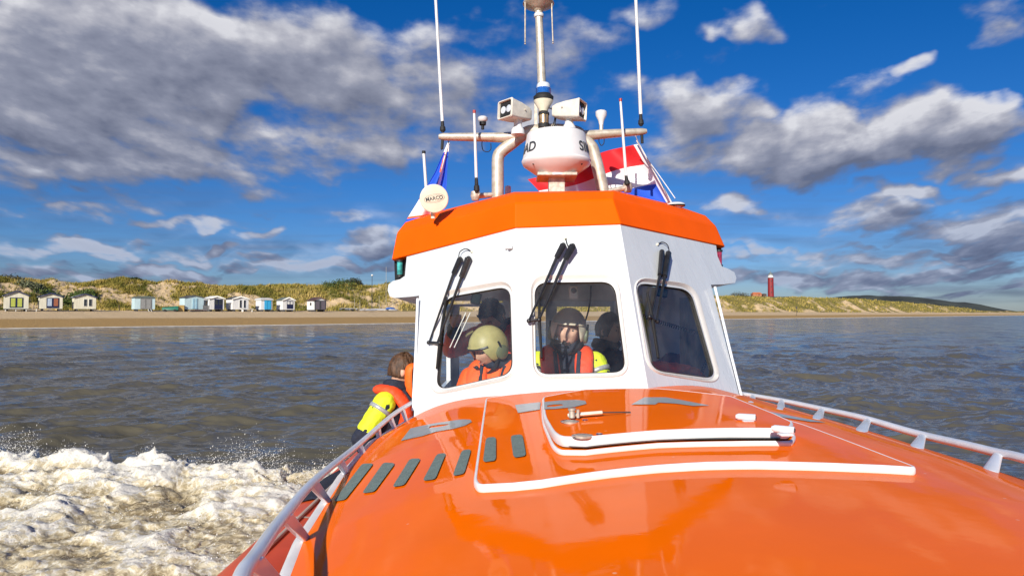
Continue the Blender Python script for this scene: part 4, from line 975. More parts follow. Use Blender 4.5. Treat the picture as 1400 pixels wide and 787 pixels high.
# outer hatch plate
def dl(pts, rads, h=0.0): return rloop(lambda x, y, o: on_deck(x, y, h), pts, rads)
oh = dl([(664, 549), (646, 674), (700, 671.5), (740, 667.5), (780, 661), (837, 653), (900, 646.5), (968, 642.5), (1030, 641.5), (1100, 643), (1170, 645.5), (1258, 650), (1100, 588), (964, 548), (870, 538.5), (780, 538.5)], [3, 14, 0, 0, 0, 0, 0, 0, 0, 0, 0, 12, 0, 0, 0, 0])
outer = pad(oh, .018, 'deck_plate', M['orange'], BOAT, rimw=.014, rim_m=M['white_rim'])
# raised lid with coaming
ih = dl([(740, 556), (741, 582), (757, 622), (800, 622.5), (900, 612.5), (1000, 610), (1085, 609.5), (1089, 600), (1065, 586), (1003, 558), (900, 546), (800, 546)], [4, 8, 14, 0, 0, 0, 8, 4, 0, 6, 0, 0], .018)
co_ = pad(ih, .030, 'hatch_coaming', M['orange'], BOAT, rimw=.012, rim_m=M['white_rim'], base_h=.018)
ih2 = dl([(741, 552), (743, 580), (759, 610), (800, 611.5), (900, 602), (1000, 599), (1080, 599.5), (1086, 590), (1062, 578), (1000, 551), (900, 540), (800, 541)], [4, 8, 14, 0, 0, 0, 8, 4, 0, 6, 0, 0], .036)
lid = pad(ih2, .062, 'hatch_lid', M['orange'], BOAT, rimw=.013, rim_m=M['white_rim'], base_h=.038)
m = MB(); 
ih3 = dl([(744, 556), (747, 583), (763, 614), (800, 615), (900, 605), (1000, 603), (1078, 603), (1082, 593), (1060, 580), (998, 554), (900, 544), (800, 545)], [4, 8, 14, 0, 0, 0, 8, 4, 0, 6, 0, 0], .036)
pad(ih3, .0385, 'hatch_seal', M['gasket'], lid, rings=2)
def hinge(a, b_, r=.0095):
    p = on_deck(*a, .072); q = on_deck(*b_, .072); m = MB(); m.tube([p, p.lerp(q, .15), q], [r*.6, r, r], 16); o = obj('hinge', m, M['rail'], lid)
    m = MB(); d = (q-p).normalized(); m.tube([q, q+d*.002], r*.5, 12); obj('hinge_pin', m, M['int_dark'], o)
    m = MB(); m.box(p.lerp(q, .6)-Vector((0, 0, .012)), ((q-p).length*.6, .03, .006)); obj('hinge_leaf', m, M['rail'], o, bevel=.003)
hinge((1006, 569), (1033, 570.5)); hinge((1055, 585), (1086, 588))
def disc(px, py, rx, h, name, m_, par, hh=.006):
    p = on_deck(px, py, h); n = Vector((0, 0, 1)); m = MB(); m.lathe(p-Vector((0, 0, .004)), [(rx, 0), (rx, .0045+hh*.15), (rx*.8, .006+hh*.15), (.001, .0055+hh*.15)], 28); return obj(name, m, m_, par)
for (x, y, r, x2) in ((780, 576, .030, 800), (797, 595.5, .030, 819.5)):
    o = disc(x, y, r, .062, 'latch', M['chrome'], lid); disc(x, y, r*.7, .0655, 'latch_insert', M['alu2'], o); disc(x2, y-2, .009, .062, 'screw', M['chrome'], lid, .008)
m = MB(); a = on_deck(776, 567.5, .075); b_ = on_deck(824, 563.5, .075); m.tube([a, b_], .010, 4, flat=.7); o = obj('hold_open_stay', m, M['cream'], lid, bevel=.003)
m = MB(); m.tube([b_, on_deck(862, 563, .066)], .002, 8); obj('stay_rod', m, M['int_dark'], o)
m = MB(); p = on_deck(782, 566, .08); m.lathe(p, [(.009, -.01), (.009, .012), (.012, .012), (.012, .018)], 12); m.lathe(p+Vector((.018, 0, 0)), [(.005, -.01), (.005, .014)], 10); obj('stay_bracket', m, M['alu2'], o)
# grip strips
strips = [[(455, 687), (472, 684.5), (511.5, 634), (495, 634.5)], [(494, 676), (512, 673.5), (541, 628+6), (524, 633)], [(535.5, 667.5), (553, 664.5), (576, 627.5), (560, 628)], [(577, 659), (595.5, 656.5), (610.5, 620), (597, 621.5)], [(618, 652.5), (635, 649), (645, 615), (631, 616.5)]]
for q in strips:
    m = MB(); lp = dl(q, 5, .0); pad(lp, .004, 'grip_strip', M['grip'], BOAT, rings=4, rimw=.001)
for q in [[(659.5, 633.5), (678.5, 631), (678.5, 598), (664, 599.5)], [(701.5, 627.5), (720, 624.5), (714.5, 594.5), (697.5, 596.5)]]:
    lp = dl(q, 5, .018); pad(lp, .022, 'grip_strip', M['grip'], outer, rings=4, rimw=.001)
# painted letters on the deck
def mark(poly, h, par, hole=None, hz=.0012):
    def cv(P):
        P = [on_deck(x, y, h) for x, y in P]; out = []
        for i, p in enumerate(P):
            q = P[(i+1) % len(P)]; k = max(1, int((q-p).length/.03))
            for j in range(k): out.append(p.lerp(q, j/k))
        return out
    o = cv(poly); hs_ = [cv(hole)] if hole else []
    import bmesh
    mb = MB(); mb.poly([Vector((p.x, p.y, 0)) for p in o], [[Vector((p.x, p.y, 0)) for p in q] for q in hs_])
    bm = bmesh.new(); vs_ = [bm.verts.new(v) for v in mb.v]
    for f in mb.f: 
        try: bm.faces.new([vs_[i] for i in f])
        except ValueError: pass
    bmesh.ops.triangulate(bm, faces=bm.faces)
    for _ in range(2): bmesh.ops.subdivide_edges(bm, edges=[e_ for e_ in bm.edges if e_.calc_length() > .05], cuts=1, use_grid_fill=True)
    bmesh.ops.triangulate(bm, faces=bm.faces)
    m2 = MB(); bm.verts.ensure_lookup_table(); bm.verts.index_update()
    m2.v = [(v.co.x, v.co.y, float(deckz(v.co.x, v.co.y))+h+hz) for v in bm.verts]; m2.f = [tuple(v.index for v in f.verts) for f in bm.faces]; m2.m = [0]*len(m2.f)
    bm.free(); return obj('deck_letter', m2, M['mark'], par)
mark([(548, 603), (577, 596.5), (596, 590.5), (620, 586.5), (636, 582), (645, 577), (643, 574), (632, 573.5), (610, 576.5), (585, 580.5), (561, 586)], 0, BOAT, [(586, 585.5), (600, 584), (613, 581), (613, 580), (600, 581), (588, 583)], hz=.0025)
mark([(704, 554), (708, 565), (738, 560.2), (739, 550)], .018, outer, hz=.0025)
mark([(744, 560), (759, 559.5), (785, 557), (802, 552.5), (800, 548.2), (787, 547), (765, 547.8), (744, 550)], .062, lid, [(748, 556.5), (758, 556.2), (770, 554.5), (768, 553), (756, 553.6), (748, 554.8)], hz=.0025)
mark([(863, 553.5), (896, 553.5), (900, 550.8), (925, 552.3), (948, 555.5), (970, 554.8), (930, 547), (910, 543.6), (881, 543.6)], .062, lid, hz=.0025)
mark([(1039, 563.5), (1054, 563.5), (1092, 571), (1130, 578), (1108, 577), (1075, 571.5)], 0, BOAT, hz=.0025)
# ------------------------------------------------------------ wipers
def wiper(fn, A, B, blade, link, hose, par):
    e1 = MB(); a0, a1, a2 = [fn(*q, .05-.012*i) for i, q in enumerate(A)]; b0, b1, b2 = [fn(*q, .055-.012*i) for i, q in enumerate(B)]
    m = MB(); m.tube([fn(*A[0], .0), a0], .014, 12); m.tube([fn(*B[0], .0), b0], .014, 12)
    w = obj('wiper', m, M['black'], par)
    m = MB(); m.tube([a0, a1], [.015, .013], 8, flat=1.2); m.tube([a1, a2], [.0085, .0055], 8); obj('wiper_arm', m, M['black'], w)
    m = MB(); m.tube([b0, b1], [.017, .014], 8, flat=1.2); m.tube([b1, b2], [.0088, .006], 8); obj('wiper_arm', m, M['black'], w)
    m = MB(); m.tube([fn(*link[0], .03), fn(*link[1], .03)], .0085, 8); 
    for l_ in link: m.ball(fn(*l_, .032), .012, nu=10, nv=8)
    obj('wiper_link', m, M['black'], w)
    m = MB(); m.tube([fn(*q, .022) for q in blade], [.008, .012, .008], 6, flat=.8); m.tube([fn(*q, .010) for q in blade], .0032, 6); obj('wiper_blade', m, M['rubber'], w)
    m = MB(); m.tube(smoothp([fn(*q, o_) for q, o_ in hose]), .0028, 8); obj('washer_hose', m, M['rubber'], w)
    m = MB(); m.ball(fn(*hose[-1][0], .006), .008, nu=10, nv=8); obj('nozzle', m, M['cream'], w)
wiper(pl, [(629, 354), (620, 374), (587, 467)], [(640.5, 353), (631, 379), (598, 468)], [(610, 405), (601, 468), (597, 504)], [(586, 468), (601, 468.5)], [((627, 352), .05), ((629, 344), .04), ((637, 340), .03), ((645, 344), .01)], wh)
wiper(pc, [(770, 335), (761, 352), (724, 436)], [(783, 336), (773, 354), (737, 437)], [(737, 400), (737.5, 440), (740.5, 489)], [(723, 438.5), (737, 437)], [((778, 338), .04), ((775, 333), .03), ((774, 329), .02), ((773, 326), .01)], wh)
wiper(pr, [(905, 344), (902, 376), (890.5, 432)], [(914, 346), (909, 378), (898, 438)], [(885, 400), (892, 436), (900, 489)], [(888, 433), (898.5, 439)], [((903, 380), .03), ((914, 362), .045), ((914, 338), .04), ((906, 331), .02), ((899, 334), .01)], wh)
# ------------------------------------------------------------ mast, radar, lamps, aerials
def text_mesh(s, size, depth=.002, bold=False):
    cu = bpy.data.curves.new('t', 'FONT'); cu.body = s; cu.size = size; cu.extrude = depth; cu.align_x = 'CENTER'; cu.align_y = 'CENTER'
    if bold: cu.offset = size*.018
    ob = bpy.data.objects.new('t', cu); sc.collection.objects.link(ob)
    dg = bpy.context.evaluated_depsgraph_get(); me = ob.evaluated_get(dg).to_mesh()
    v = [Vector(p.co) for p in me.vertices]; f = [tuple(p.vertices) for p in me.polygons]
    ob.evaluated_get(dg).to_mesh_clear(); bpy.data.objects.remove(ob); bpy.data.curves.remove(cu); return v, f
YM = 4.62
def w(px, py, Y=YM): return W(px, py, Y)
PXM = YM/F
# A-frame
m = MB(); m.tube(smoothp([w(680.5, 275), w(680.5, 240), w(681, 216), w(686, 207), w(700, 196), w(716, 184), w(728, 179), w(760, 177.5)]), .0415, 18)
mastf = obj('mast_frame', m, M['alu'], BOAT, smooth=60)
m = MB(); m.tube(smoothp([w(826, 268), w(819, 236), w(811, 206), w(806, 198), w(796, 187), w(786, 180), w(760, 177.5)]), .0415, 18); obj('frame_leg', m, M['alu'], mastf, smooth=60)
for pts, rr_ in (([w(600, 187), w(606, 187.2), w(650, 187.5), w(688, 188.2), w(706, 187.5), w(712, 185)], [.020, .030, .034, .040, .046, .046]), ([w(884, 179.5), w(878, 180.2), w(840, 182.5), w(806, 185), w(790, 186)], [.018, .028, .034, .040, .046])):
    m = MB(); m.tube(pts, rr_, 16, flat=.85); obj('crossarm', m, M['alu'], mastf, smooth=60)
for a, b_ in (((724, 262), (694, 270)), ):
    pass
for x1, y1, x2, y2 in ((650, 268, 680, 266), (858, 257, 828, 262)):
    m = MB(); m.caps(w(x1, y1), w(x2, y2), .028, .024, 12, flat=.7); m.lathe(w(x1, y1)-Vector((0, 0, .03)), [(.024, 0), (.034, .03), (.030, .06)], 14); obj('aerial_bracket', m, M['alu2'], mastf)
# radar
RC = w(760.5, 222, 4.30); s_ = 4.30/F
m = MB(); Rr = 47*s_
prof = [(.001, 42*s_), (.30*Rr, 41.7*s_), (.76*Rr, 40.5*s_), (.845*Rr, 38.5*s_), (.87*Rr, 35*s_), (.945*Rr, 12*s_), (1.0*Rr, 2*s_), (1.01*Rr, -1*s_), (.97*Rr, -5*s_), (.70*Rr, -14*s_), (.55*Rr, -19*s_), (.55*Rr, -22*s_), (.001, -22.5*s_)]
m.lathe(RC, [(r, z) for r, z in prof][::-1], 64); rad = obj('radar_dome', m, M['whitep'], BOAT, smooth=35)
m = MB(); m.lathe(RC, [(1.008*Rr, -.8*s_), (1.016*Rr, .5*s_), (1.008*Rr, 1.8*s_)], 64); obj('dome_seam', m, M['int_pale'], rad)
m = MB(); m.box(RC+Vector((0, 0, -20.5*s_)), (54*s_, 50*s_, 5*s_)); obj('mounting_plate', m, M['alu2'], rad, bevel=.006)
m = MB(); m.box(RC+Vector((0, 0, -34*s_)), (22*s_, 22*s_, 26*s_)); m.box(RC+Vector((0, 0, -31*s_)), (23*s_, 23*s_, 1.2*s_)); obj('pedestal', m, M['alu2'], rad, bevel=.004)
for q in (-.9, .9, 2.6):
    m = MB(); m.ball(RC+Vector((math.sin(q)*.88*Rr, -math.cos(q)*.88*Rr, -8*s_)), .006, nu=8, nv=6); obj('screw', m, M['int_dark'], rad)
def ring_text(s, q0, size):        # wrap a word round the dome, q0 = angle of the word's centre (0 faces the camera)
    v, f = text_mesh(s, size, .001, bold=True); m = MB(); out = []
    for p in v:
        r = .885*Rr+.004; z = 15*s_+p.y
        r = np.interp(z/s_, [2, 12, 35], [1.0*Rr, .945*Rr, .87*Rr])+.0025+p.z*.5
        q = q0 + p.x/(.89*Rr); out.append(RC+Vector((math.sin(q)*r, -math.cos(q)*r, z)))
    m.add(out, f); return obj('dome_lettering', m, M['darktxt'], rad, fixn=False, smooth=0)
ring_text('SIMRAD', -1.49, .086); ring_text('SIMRAD', 1.47, .086)
# centre mast
MT = [w(744.5, 196, 4.7), w(744, 178, 4.7), w(741, 120, 4.7), w(738.5, 60, 4.7), w(736.5, 18, 4.7), w(736, 8, 4.7)]
m = MB(); m.tube(MT, [.036, .036, .030, .028, .026, .026], 20); mast = obj('mast', m, M['alu'], BOAT, smooth=60)
m = MB(); m.lathe(w(736.7, 24, 4.7), [(.031, 0), (.034, .004), (.034, .02), (.031, .024)], 20); obj('mast_collar', m, M['whitep'], mast)
m = MB(); c = w(736.2, 12, 4.7); m.lathe(c, [(.03, -.02), (.045, .0), (.102, .022), (.110, .032), (.108, .04), (.001, .045)], 40); dsc = obj('top_disc', m, M['alu'], mast, smooth=40)
m = MB(); m.lathe(c+Vector((0, 0, .03)), [(.012, 0), (.012, .9)], 12); obj('top_rod', m, M['alu'], dsc)
for x0, x1, yb in ((718, 718, 61), (754.5, 756, 60)):
    m = MB(); m.tube([w(x0, -14, 4.66), w(x0, 14, 4.66), w(x1, yb-3, 4.66)], .0052, 8); m.ball(w(x1, yb-1, 4.66), .0065, nu=8, nv=6); obj('dipole_rod', m, M['alu2'], dsc)
for q in (-1, 0, 1):
    m = MB(); m.ball(c+Vector((q*.035, -.03, .005)), .010, nu=10, nv=8); obj('bolt', m, M['alu2'], dsc)
# beacon, cone and horn
Yb = 4.55; sb = Yb/F; c = w(743, 133, Yb)
m = MB(); m.lathe(c, [(.001, -5*sb), (13.5*sb, -5*sb), (14*sb, 0), (11*sb, 3*sb), (10.4*sb, 4*sb), (.001, 4*sb)], 32); bc = obj('beacon', m, M['rubber'], mast, smooth=40)
m = MB(); m.lathe(c, [(10*sb, 3.6*sb), (10*sb, 12*sb), (.001, 12*sb)], 32); obj('beacon_lens', m, M['blue_lens'], bc, smooth=40)
m = MB()
for k in range(6): m.lathe(c, [(10.2*sb, (4+1.4*k)*sb), (10.6*sb, (4.4+1.4*k)*sb), (10.2*sb, (5*1+1.4*k)*sb)], 32)
obj('lens_ribs', m, M['blue_lens'], bc, smooth=40)
m = MB(); m.lathe(c, [(9.6*sb, 12*sb), (9.3*sb, 17*sb), (8*sb, 19*sb), (.001, 19.4*sb)], 32); obj('beacon_cap', m, M['clear_lens'], bc, smooth=40)
m = MB(); m.lathe(c, [(13.5*sb, -5.2*sb), (13*sb, -7*sb), (7*sb, -17*sb), (6*sb, -20*sb), (.001, -20*sb)][::-1], 32); obj('beacon_cone', m, M['cream'], bc, smooth=40)
hc = w(743.5, 163.5, Yb-.02); m = MB(); m.lathe(hc, [(7*sb, -7*sb), (7*sb, 7*sb)], 24); hn = obj('camera_housing', m, M['brass'], mast, smooth=40)
m = MB(); m.lathe(hc, [(7.6*sb, 6*sb), (7.6*sb, 9*sb), (5*sb, 11*sb), (.001, 11*sb)], 24); obj('housing_cap', m, M['rubber'], hn)
m = MB(); m.lathe(hc, [(.001, -12*sb), (7.8*sb, -12*sb), (7.8*sb, -6*sb)], 24); obj('housing_base', m, M['rubber'], hn)
for dx in (0, 2.2):
    m = MB(); m.tube(smoothp([w(750+dx, 148, Yb), w(755+dx, 150, Yb), w(758.5+dx*.6, 160, Yb), w(756+dx, 171, Yb), w(752+dx, 178, Yb)]), .0035, 8); obj('cable', m, M['rubber'], mast)
m = MB(); m.box(w(732.5, 160, 4.7), (.02, .03, .20)); obj('mast_bracket', m, M['alu2'], mast)
# searchlights
def searchlight(px, py, yawdeg, pit, pedpx, Y=4.5):
    py += 1.5; c = w(px, py, Y); SL = .98; R = Matrix.Rotation(math.radians(yawdeg), 3, 'Z') @ Matrix.Rotation(math.radians(pit), 3, 'X')   # local front -y
    m = MB(); rings = []
    for y, hw_, hh in [(a*SL, b2_*SL, c2_*SL) for a, b2_, c2_ in ((.108, .036, .026), (.103, .048, .036), (.07, .060, .046), (.0, .068, .056), (-.082, .072, .063), (-.098, .074, .066), (-.105, .070, .062), (-.105, .064, .056), (-.088, .062, .054))]:
        ring = []
        for sx, sz in ((-1, -1), (1, -1), (1, 1), (-1, 1)):
            for k in range(5):
                a = {(-1, -1): PI, (1, -1): 1.5*PI, (1, 1): 0, (-1, 1): .5*PI}[(sx, sz)]+k*PI/8
                r = .014; ring.append(c+R @ Vector((sx*(hw_-r)+r*math.cos(a), y, sz*(hh-r)+r*math.sin(a))))
        rings.append(ring)
    m.bridge(rings); m.poly(rings[0]); o = obj('searchlight', m, M['lamp'], BOAT, smooth=35)
    m = MB(); m.box(c+R @ Vector((0, -.086*SL, 0)), (.122*SL, .006, .106*SL), R); obj('lamp_glass', m, M['rubber'], o)
    for sx in (-1, 1):
        m = MB(); m.lathe(c+R @ Vector((sx*.027, -.088*SL, 0)), [(.024, 0), (.024, .004), (.010, .007), (.001, .008)], 20, R @ Vector((0, -1, 0))); obj('bulb', m, M['clear_lens'], o, smooth=40)
    m = MB(); p = w(*pedpx, Y); z0 = p.z-.070; m.lathe((p.x, Y, z0), [(.046, 0), (.044, .03), (.028, .055), (.026, .085), (.040, .115), (.044, .135)], 24); obj('lamp_pedestal', m, M['whitep'], o, smooth=40)
    for q in (-1, 1):
        m = MB(); m.ball(c+R @ Vector((q*.069, .02, .01)), .006, nu=8, nv=6); obj('screw', m, M['alu2'], o)
searchlight(705.5, 152.5, -48, -3, (708, 170)); searchlight(777.5, 150.5, 62, 3, (778, 166))
# sensors on the arms
m = MB(); c = w(660, 177); m.lathe(c, [(.010, 0), (.010, .028), (.022, .03), (.024, .05), (.015, .052)], 20); o = obj('gps_aerial', m, M['rubber'], BOAT)
m = MB(); m.lathe(c+Vector((0, 0, .05)), [(.001, -.002), (.018, 0), (.033, .014), (.034, .030), (.025, .038), (.001, .041)], 28); obj('aerial_cap', m, M['whitep'], o, smooth=50)
m = MB(); m.tube(smoothp([w(659, 194), w(659, 200), w(661, 206), w(667, 207.5), w(671, 204), w(671, 196)]), .003, 8); obj('cable', m, M['rubber'], o)
c = w(822, 178); m = MB(); m.lathe(c, [(.014, 0), (.014, .035), (.012, .04)], 18); o = obj('satellite_aerial', m, M['alu'], BOAT)
m = MB(); m.lathe(c+Vector((0, 0, .035)), [(.014, 0), (.020, .03), (.038, .065), (.038, .092), (.030, .098), (.001, .10)], 28); obj('aerial_cap', m, M['whitep'], o, smooth=50)
m = MB(); m.tube(smoothp([w(819, 190), w(819, 194), w(822, 199), w(825.5, 196), w(826, 190)]), .003, 8); obj('cable', m, M['rubber'], o)
# whips
def whip(base, top, rb, rt, blk, tip=None, Y=YM, ext=0):
    b_ = w(*base, Y); t = w(*top, Y); k_ = w(*blk, Y)
    if ext: t = t+(t-k_).normalized()*ext
    m = MB(); m.tube([k_, t], [rb, rt], 10); o = obj('whip_aerial', m, M['whitep'], BOAT)
    d = (k_-b_); m = MB(); m.tube([b_, b_+d*.15, b_+d*.16, b_+d*.5, b_+d*.55, k_+d*.12], [.010, .016, .020, .018, .013, .010], 12); obj('aerial_base', m, M['rubber'], o)
    if tip: m = MB(); m.tube([t, t+Vector((0, 0, .02))], rt*1.25, 10); obj('aerial_tip', m, M[tip], o)
whip((605.5, 181), (595.7, 0), .0115, .0085, (604.8, 166), ext=1.1); whip((876.5, 172.5), (869.3, 0), .0125, .0095, (876, 156.5), ext=1.1)
whip((652, 264), (648.4, 155), .0105, .0085, (651.2, 244), 'redtip', Y=4.5); whip((858, 254), (848.4, 139), .0105, .008, (856, 241), 'redtip', Y=4.5)
whip((584, 268), (579.4, 210), .0125, .0115, (583, 262), 'rubber', Y=5.2)
m = MB(); m.tube([w(605, 192), w(604.3, 204)], .010, 10); o = obj('aerial_plug', m, M['rubber'], BOAT)
m = MB(); m.tube([w(877.5, 184), w(878, 196)], .010, 10); o = obj('aerial_plug', m, M['rubber'], BOAT)
m = MB(); c = w(694.5, 268, 4.9); m.lathe(c, [(.022, -.05), (.022, .06), (.018, .072), (.001, .076)], 18); obj('vent_stub', m, M['whitep'], BOAT, smooth=50)
c = w(924, 283, 4.6); m = MB(); m.lathe(c, [(.035, -.10), (.035, .0), (.058, .002), (.062, .012), (.058, .022), (.04, .03), (.001, .032)], 32); o = obj('round_aerial', m, M['whitep'], BOAT, smooth=40)
m = MB(); m.lathe(c, [(.0585, .002), (.0635, .010), (.0625, .013)], 32); obj('aerial_gasket', m, M['rubber'], o)
# horn loudspeaker disc
c = w(593.5, 271.5, 4.12); m = MB(); rd = 19.6*4.12/F; n_ = (CAMP-c).normalized(); n_ = (n_+Vector((.10, 0, .06))).normalized()
m.lathe(c, [(.03, -.09), (.05, -.05), (rd*.92, -.012), (rd, -.006), (rd, .006), (rd*.95, .010), (rd*.6, .013), (.001, .014)], 48, n_); hd = obj('hailer_disc', m, M['cream'], BOAT, smooth=35)
m = MB(); m.tube([c-n_*.05, c-n_*.05-Vector((0, 0, .12))], .014, 12); obj('disc_stem', m, M['cream'], hd)
zx = n_; ux = Vector((0, 0, 1)).cross(zx).normalized(); uy = zx.cross(ux); rr_ = Matrix.Rotation(math.radians(12), 3, zx); ux = rr_ @ ux; uy = rr_ @ uy
v, f = text_mesh('MARCO', .030, .0006, bold=True); m = MB(); m.add([c+zx*.0145+ux*p.x+uy*p.y+zx*p.z for p in v], f); obj('disc_lettering', m, M['darktxt'], hd, smooth=0, fixn=False)
for (ra_, rb_) in ((.052, .019), (.062, .026)):
    m = MB(); m.tube([c+zx*.0138+ux*ra_*math.cos(a)+uy*rb_*math.sin(a)+zx*(-.0006 if ra_ > .055 else 0) for a in np.linspace(0, 2*PI, 49)], .0008, 6); obj('disc_ring', m, M['darktxt'], hd)
# ------------------------------------------------------------ flags
def flag(name, fn, nu, nv, mats, midx, label, cat_):
    m = MB(); P = [[fn(i/(nu-1), j/(nv-1)) for j in range(nv)] for i in range(nu)]
    vs_ = [p for r in P for p in r]; fs = []; mi = []
    m.v = vs_
    for i in range(nu-1):
        for j in range(nv-1):
            m.f.append((i*nv+j, i*nv+j+1, (i+1)*nv+j+1, (i+1)*nv+j)); m.m.append(midx((i+.5)/(nu-1), (j+.5)/(nv-1)))
    o = obj(name, m, mats, None, smooth=80, solid=.002); return o
H0, H1 = (871.5, 197), (917, 277)
def fdutch(u, v):     # u from hoist to fly, v from top to bottom
    hx = H0[0]+(H1[0]-H0[0])*v; hy = H0[1]+(H1[1]-H0[1])*v
    px = hx-150*u; py = hy+34*u+30*u*u*.6*(1-v)-6*math.sin(u*7+v*1.5)*(u*.9) - 4*math.sin(v*3.1)*u
    return W(px, py, 5.1+.14*math.sin(u*8.5+v*2.2)*min(1, u*4)+.25*u)
fl = flag('dutch_flag', fdutch, 60, 31, [M['fl_red'], M['fl_white'], M['fl_blue']], lambda u, v: 1 if u < .035 else (0 if v < .35 else (1 if v < .68 else 2)), '', '')
setp(fl, 'red white and blue tricolour flag flying behind the mast on the right', 'flag')
fl.name = 'national_flag'
m = MB(); m.tube(smoothp([W(869, 186, 4.9), W(880, 210, 5.0), W(900, 238, 5.0), W(923, 271, 4.8)]), .0032, 6); obj('halyard', m, M['hwhite'], fl)
m = MB(); m.tube([W(870.5, 192, 5.05), W(919, 279, 5.05)], .006, 6); obj('hoist_rope', m, M['hwhite'], fl)
def fleft(u, v):      # u down the hanging flag, v across
    xl_ = np.interp(u, [0, .35, .7, 1], [612, 594, 570, 548]); xr_ = np.interp(u, [0, .2, .5, 1], [614.5, 612.5, 611, 607]); y = 195+u*np.interp(v, [0, 1], [118, 110])
    return W(xl_+(xr_-xl_)*v, y, 4.85+.035*math.sin(v*9+u*2)*min(1, u*2)+.05*u)
def mleft(u, v):
    if .62 < u < .66 and v < .62: return 1
    if .66 <= u < .86 and v < .62: return 0 if not (v < .0) else 1
    if .86 <= u < .89 and v < .98: return 1
    c_ = .50-.20*(u-.3); 
    if u < .62:
        if u < .12: return 0
        if .42+.25*(u-.1) < v < .62+.1*u: return 0
        if .34+.25*(u-.1) < v <= .42+.25*(u-.1) and u < .35: return 1
    return 2
fl2 = flag('rescue_flag', fleft, 80, 40, [M['fl_white'], M['fl_or'], M['fl_blue']], mleft, '', '')
setp(fl2, 'limp blue flag with white and orange bands hanging at the left mast arm', 'flag'); fl2.name = 'association_flag'
m = MB(); m.tube([W(606, 193, 4.7), W(603.5, 205, 4.8)], .003, 6); m.tube([W(613.5, 192, 4.7), W(613, 196, 4.84)], .003, 6); obj('halyard', m, M['rubber'], fl2)
# ------------------------------------------------------------ cabin interior (parts of the boat)
m = MB(); m.box((.33, 5.3, .80), (1.7, 1.8, .04)); obj('cabin_floor', m, M['dash'], BOAT)
m = MB(); m.prism([(-.58, 4.42, 2.46), (.0, 3.78, 2.46), (.56, 3.8, 2.46), (1.2, 4.45, 2.46), (1.2, 6.15, 2.46), (-.58, 6.15, 2.46)], (0, 0, .03)); clg = obj('cabin_ceiling', m, M['int_grey'], BOAT)
m = MB(); m.prism([(-.50, 4.0, 1.72), (.02, 3.45, 1.72), (.62, 3.47, 1.72), (1.27, 4.05, 1.72), (1.2, 4.2, 1.72), (.5, 3.72, 1.72), (.1, 3.72, 1.72), (-.45, 4.12, 1.72)], (0, 0, .03)); obj('dashboard', m, M['dash'], BOAT, bevel=.01)
m = MB(); m.box((.30, 5.6, 2.37), (1.7, .06, .14)); obj('roof_beam', m, M['int_grey'], BOAT, bevel=.01)
m = MB(); m.box((.95, 6.1, 1.75), (.06, .06, 1.3)); obj('door_post', m, M['int_pale'], BOAT)
m = MB(); m.box((-.05, 6.1, 1.75), (.06, .06, 1.3)); obj('door_post', m, M['int_grey'], BOAT)
# pale locker and panel behind the right pane
m = MB(); m.box((1.05, 4.70, 1.95), (.26, .25, .85)); obj('locker', m, M['int_pale'], BOAT, bevel=.015)
m = MB(); m.bridge([[(x_, 4.38+.018*math.sin(x_*95)+.01*math.sin(x_*41), z_) for x_ in np.linspace(1.08, 1.25, 40)] for z_ in (1.55, 1.9, 2.3)], closed=False); obj('curtain', m, mat('pale_curtain', (.42, .44, .45), .8, var=.3, vs=4, bump=.6, bs=8), BOAT, solid=.004)
# small monitors, camera, mic under the ceiling
def screen(px, py, Y, w_, h_, tilt):
    c = W(px, py, Y); m = MB(); m.box(c, (w_, .05, h_), Matrix.Rotation(tilt, 3, 'Y')); o = obj('monitor', m, M['int_dark'], BOAT, bevel=.004)
    m = MB(); m.box(c+Vector((0, -.027, 0)), (w_*.8, .004, h_*.75), Matrix.Rotation(tilt, 3, 'Y')); obj('screen', m, mat('teal_screen_glass', (.10, .22, .22), .15, vs=30), o)
screen(651, 408, 3.98, .055, .07, .25); screen(905, 400, 4.1, .06, .05, .2)
c = W(784, 400, 3.85); m = MB(); m.box(c, (.052, .04, .07)); o = obj('cabin_camera', m, M['whitep'], BOAT, bevel=.006)
m = MB(); m.lathe(c+Vector((0, -.021, .012)), [(.016, 0), (.016, .004), (.001, .006)], 18, (0, -1, 0)); obj('camera_lens', m, M['int_dark'], o)
def coil(pts, r=.010, turns=26, th=.0026, name='coiled_cord', par=None):
    P = smoothp(pts); n = turns*10; out = []
    for i in range(n):
        t = i/(n-1)*(len(P)-1); k = min(int(t), len(P)-2); p = P[k].lerp(P[k+1], t-k); d = (P[k+1]-P[k]).normalized()
        u = d.cross(Vector((0, 1, .2))).normalized(); v = d.cross(u); a = i/10*2*PI; out.append(p+u*r*math.cos(a)+v*r*math.sin(a))
    m = MB(); m.tube(out, th, 6); return obj(name, m, M['rubber'], par or BOAT)
coil([W(866, 425, 3.95), W(893, 437, 3.97), W(925, 447, 4.0), W(962, 457, 4.02)], turns=34)
coil([W(968, 470, 4.02), W(967, 488, 4.0), W(958, 514, 3.98)], turns=18, r=.008)
m = MB(); m.tube(smoothp([W(808, 390, 4.4), W(807, 410, 4.4), W(803, 430, 4.38), W(795, 452, 4.30), W(789, 462, 4.25)]), .005, 8); obj('headset_cable', m, M['rubber'], BOAT)
for x1 in (637, 643):
    m = MB(); m.tube([W(x1, 427, 4.0), W(x1-22, 475, 3.98)], .003, 8); obj('interior_cord', m, M['int_pale'], BOAT)
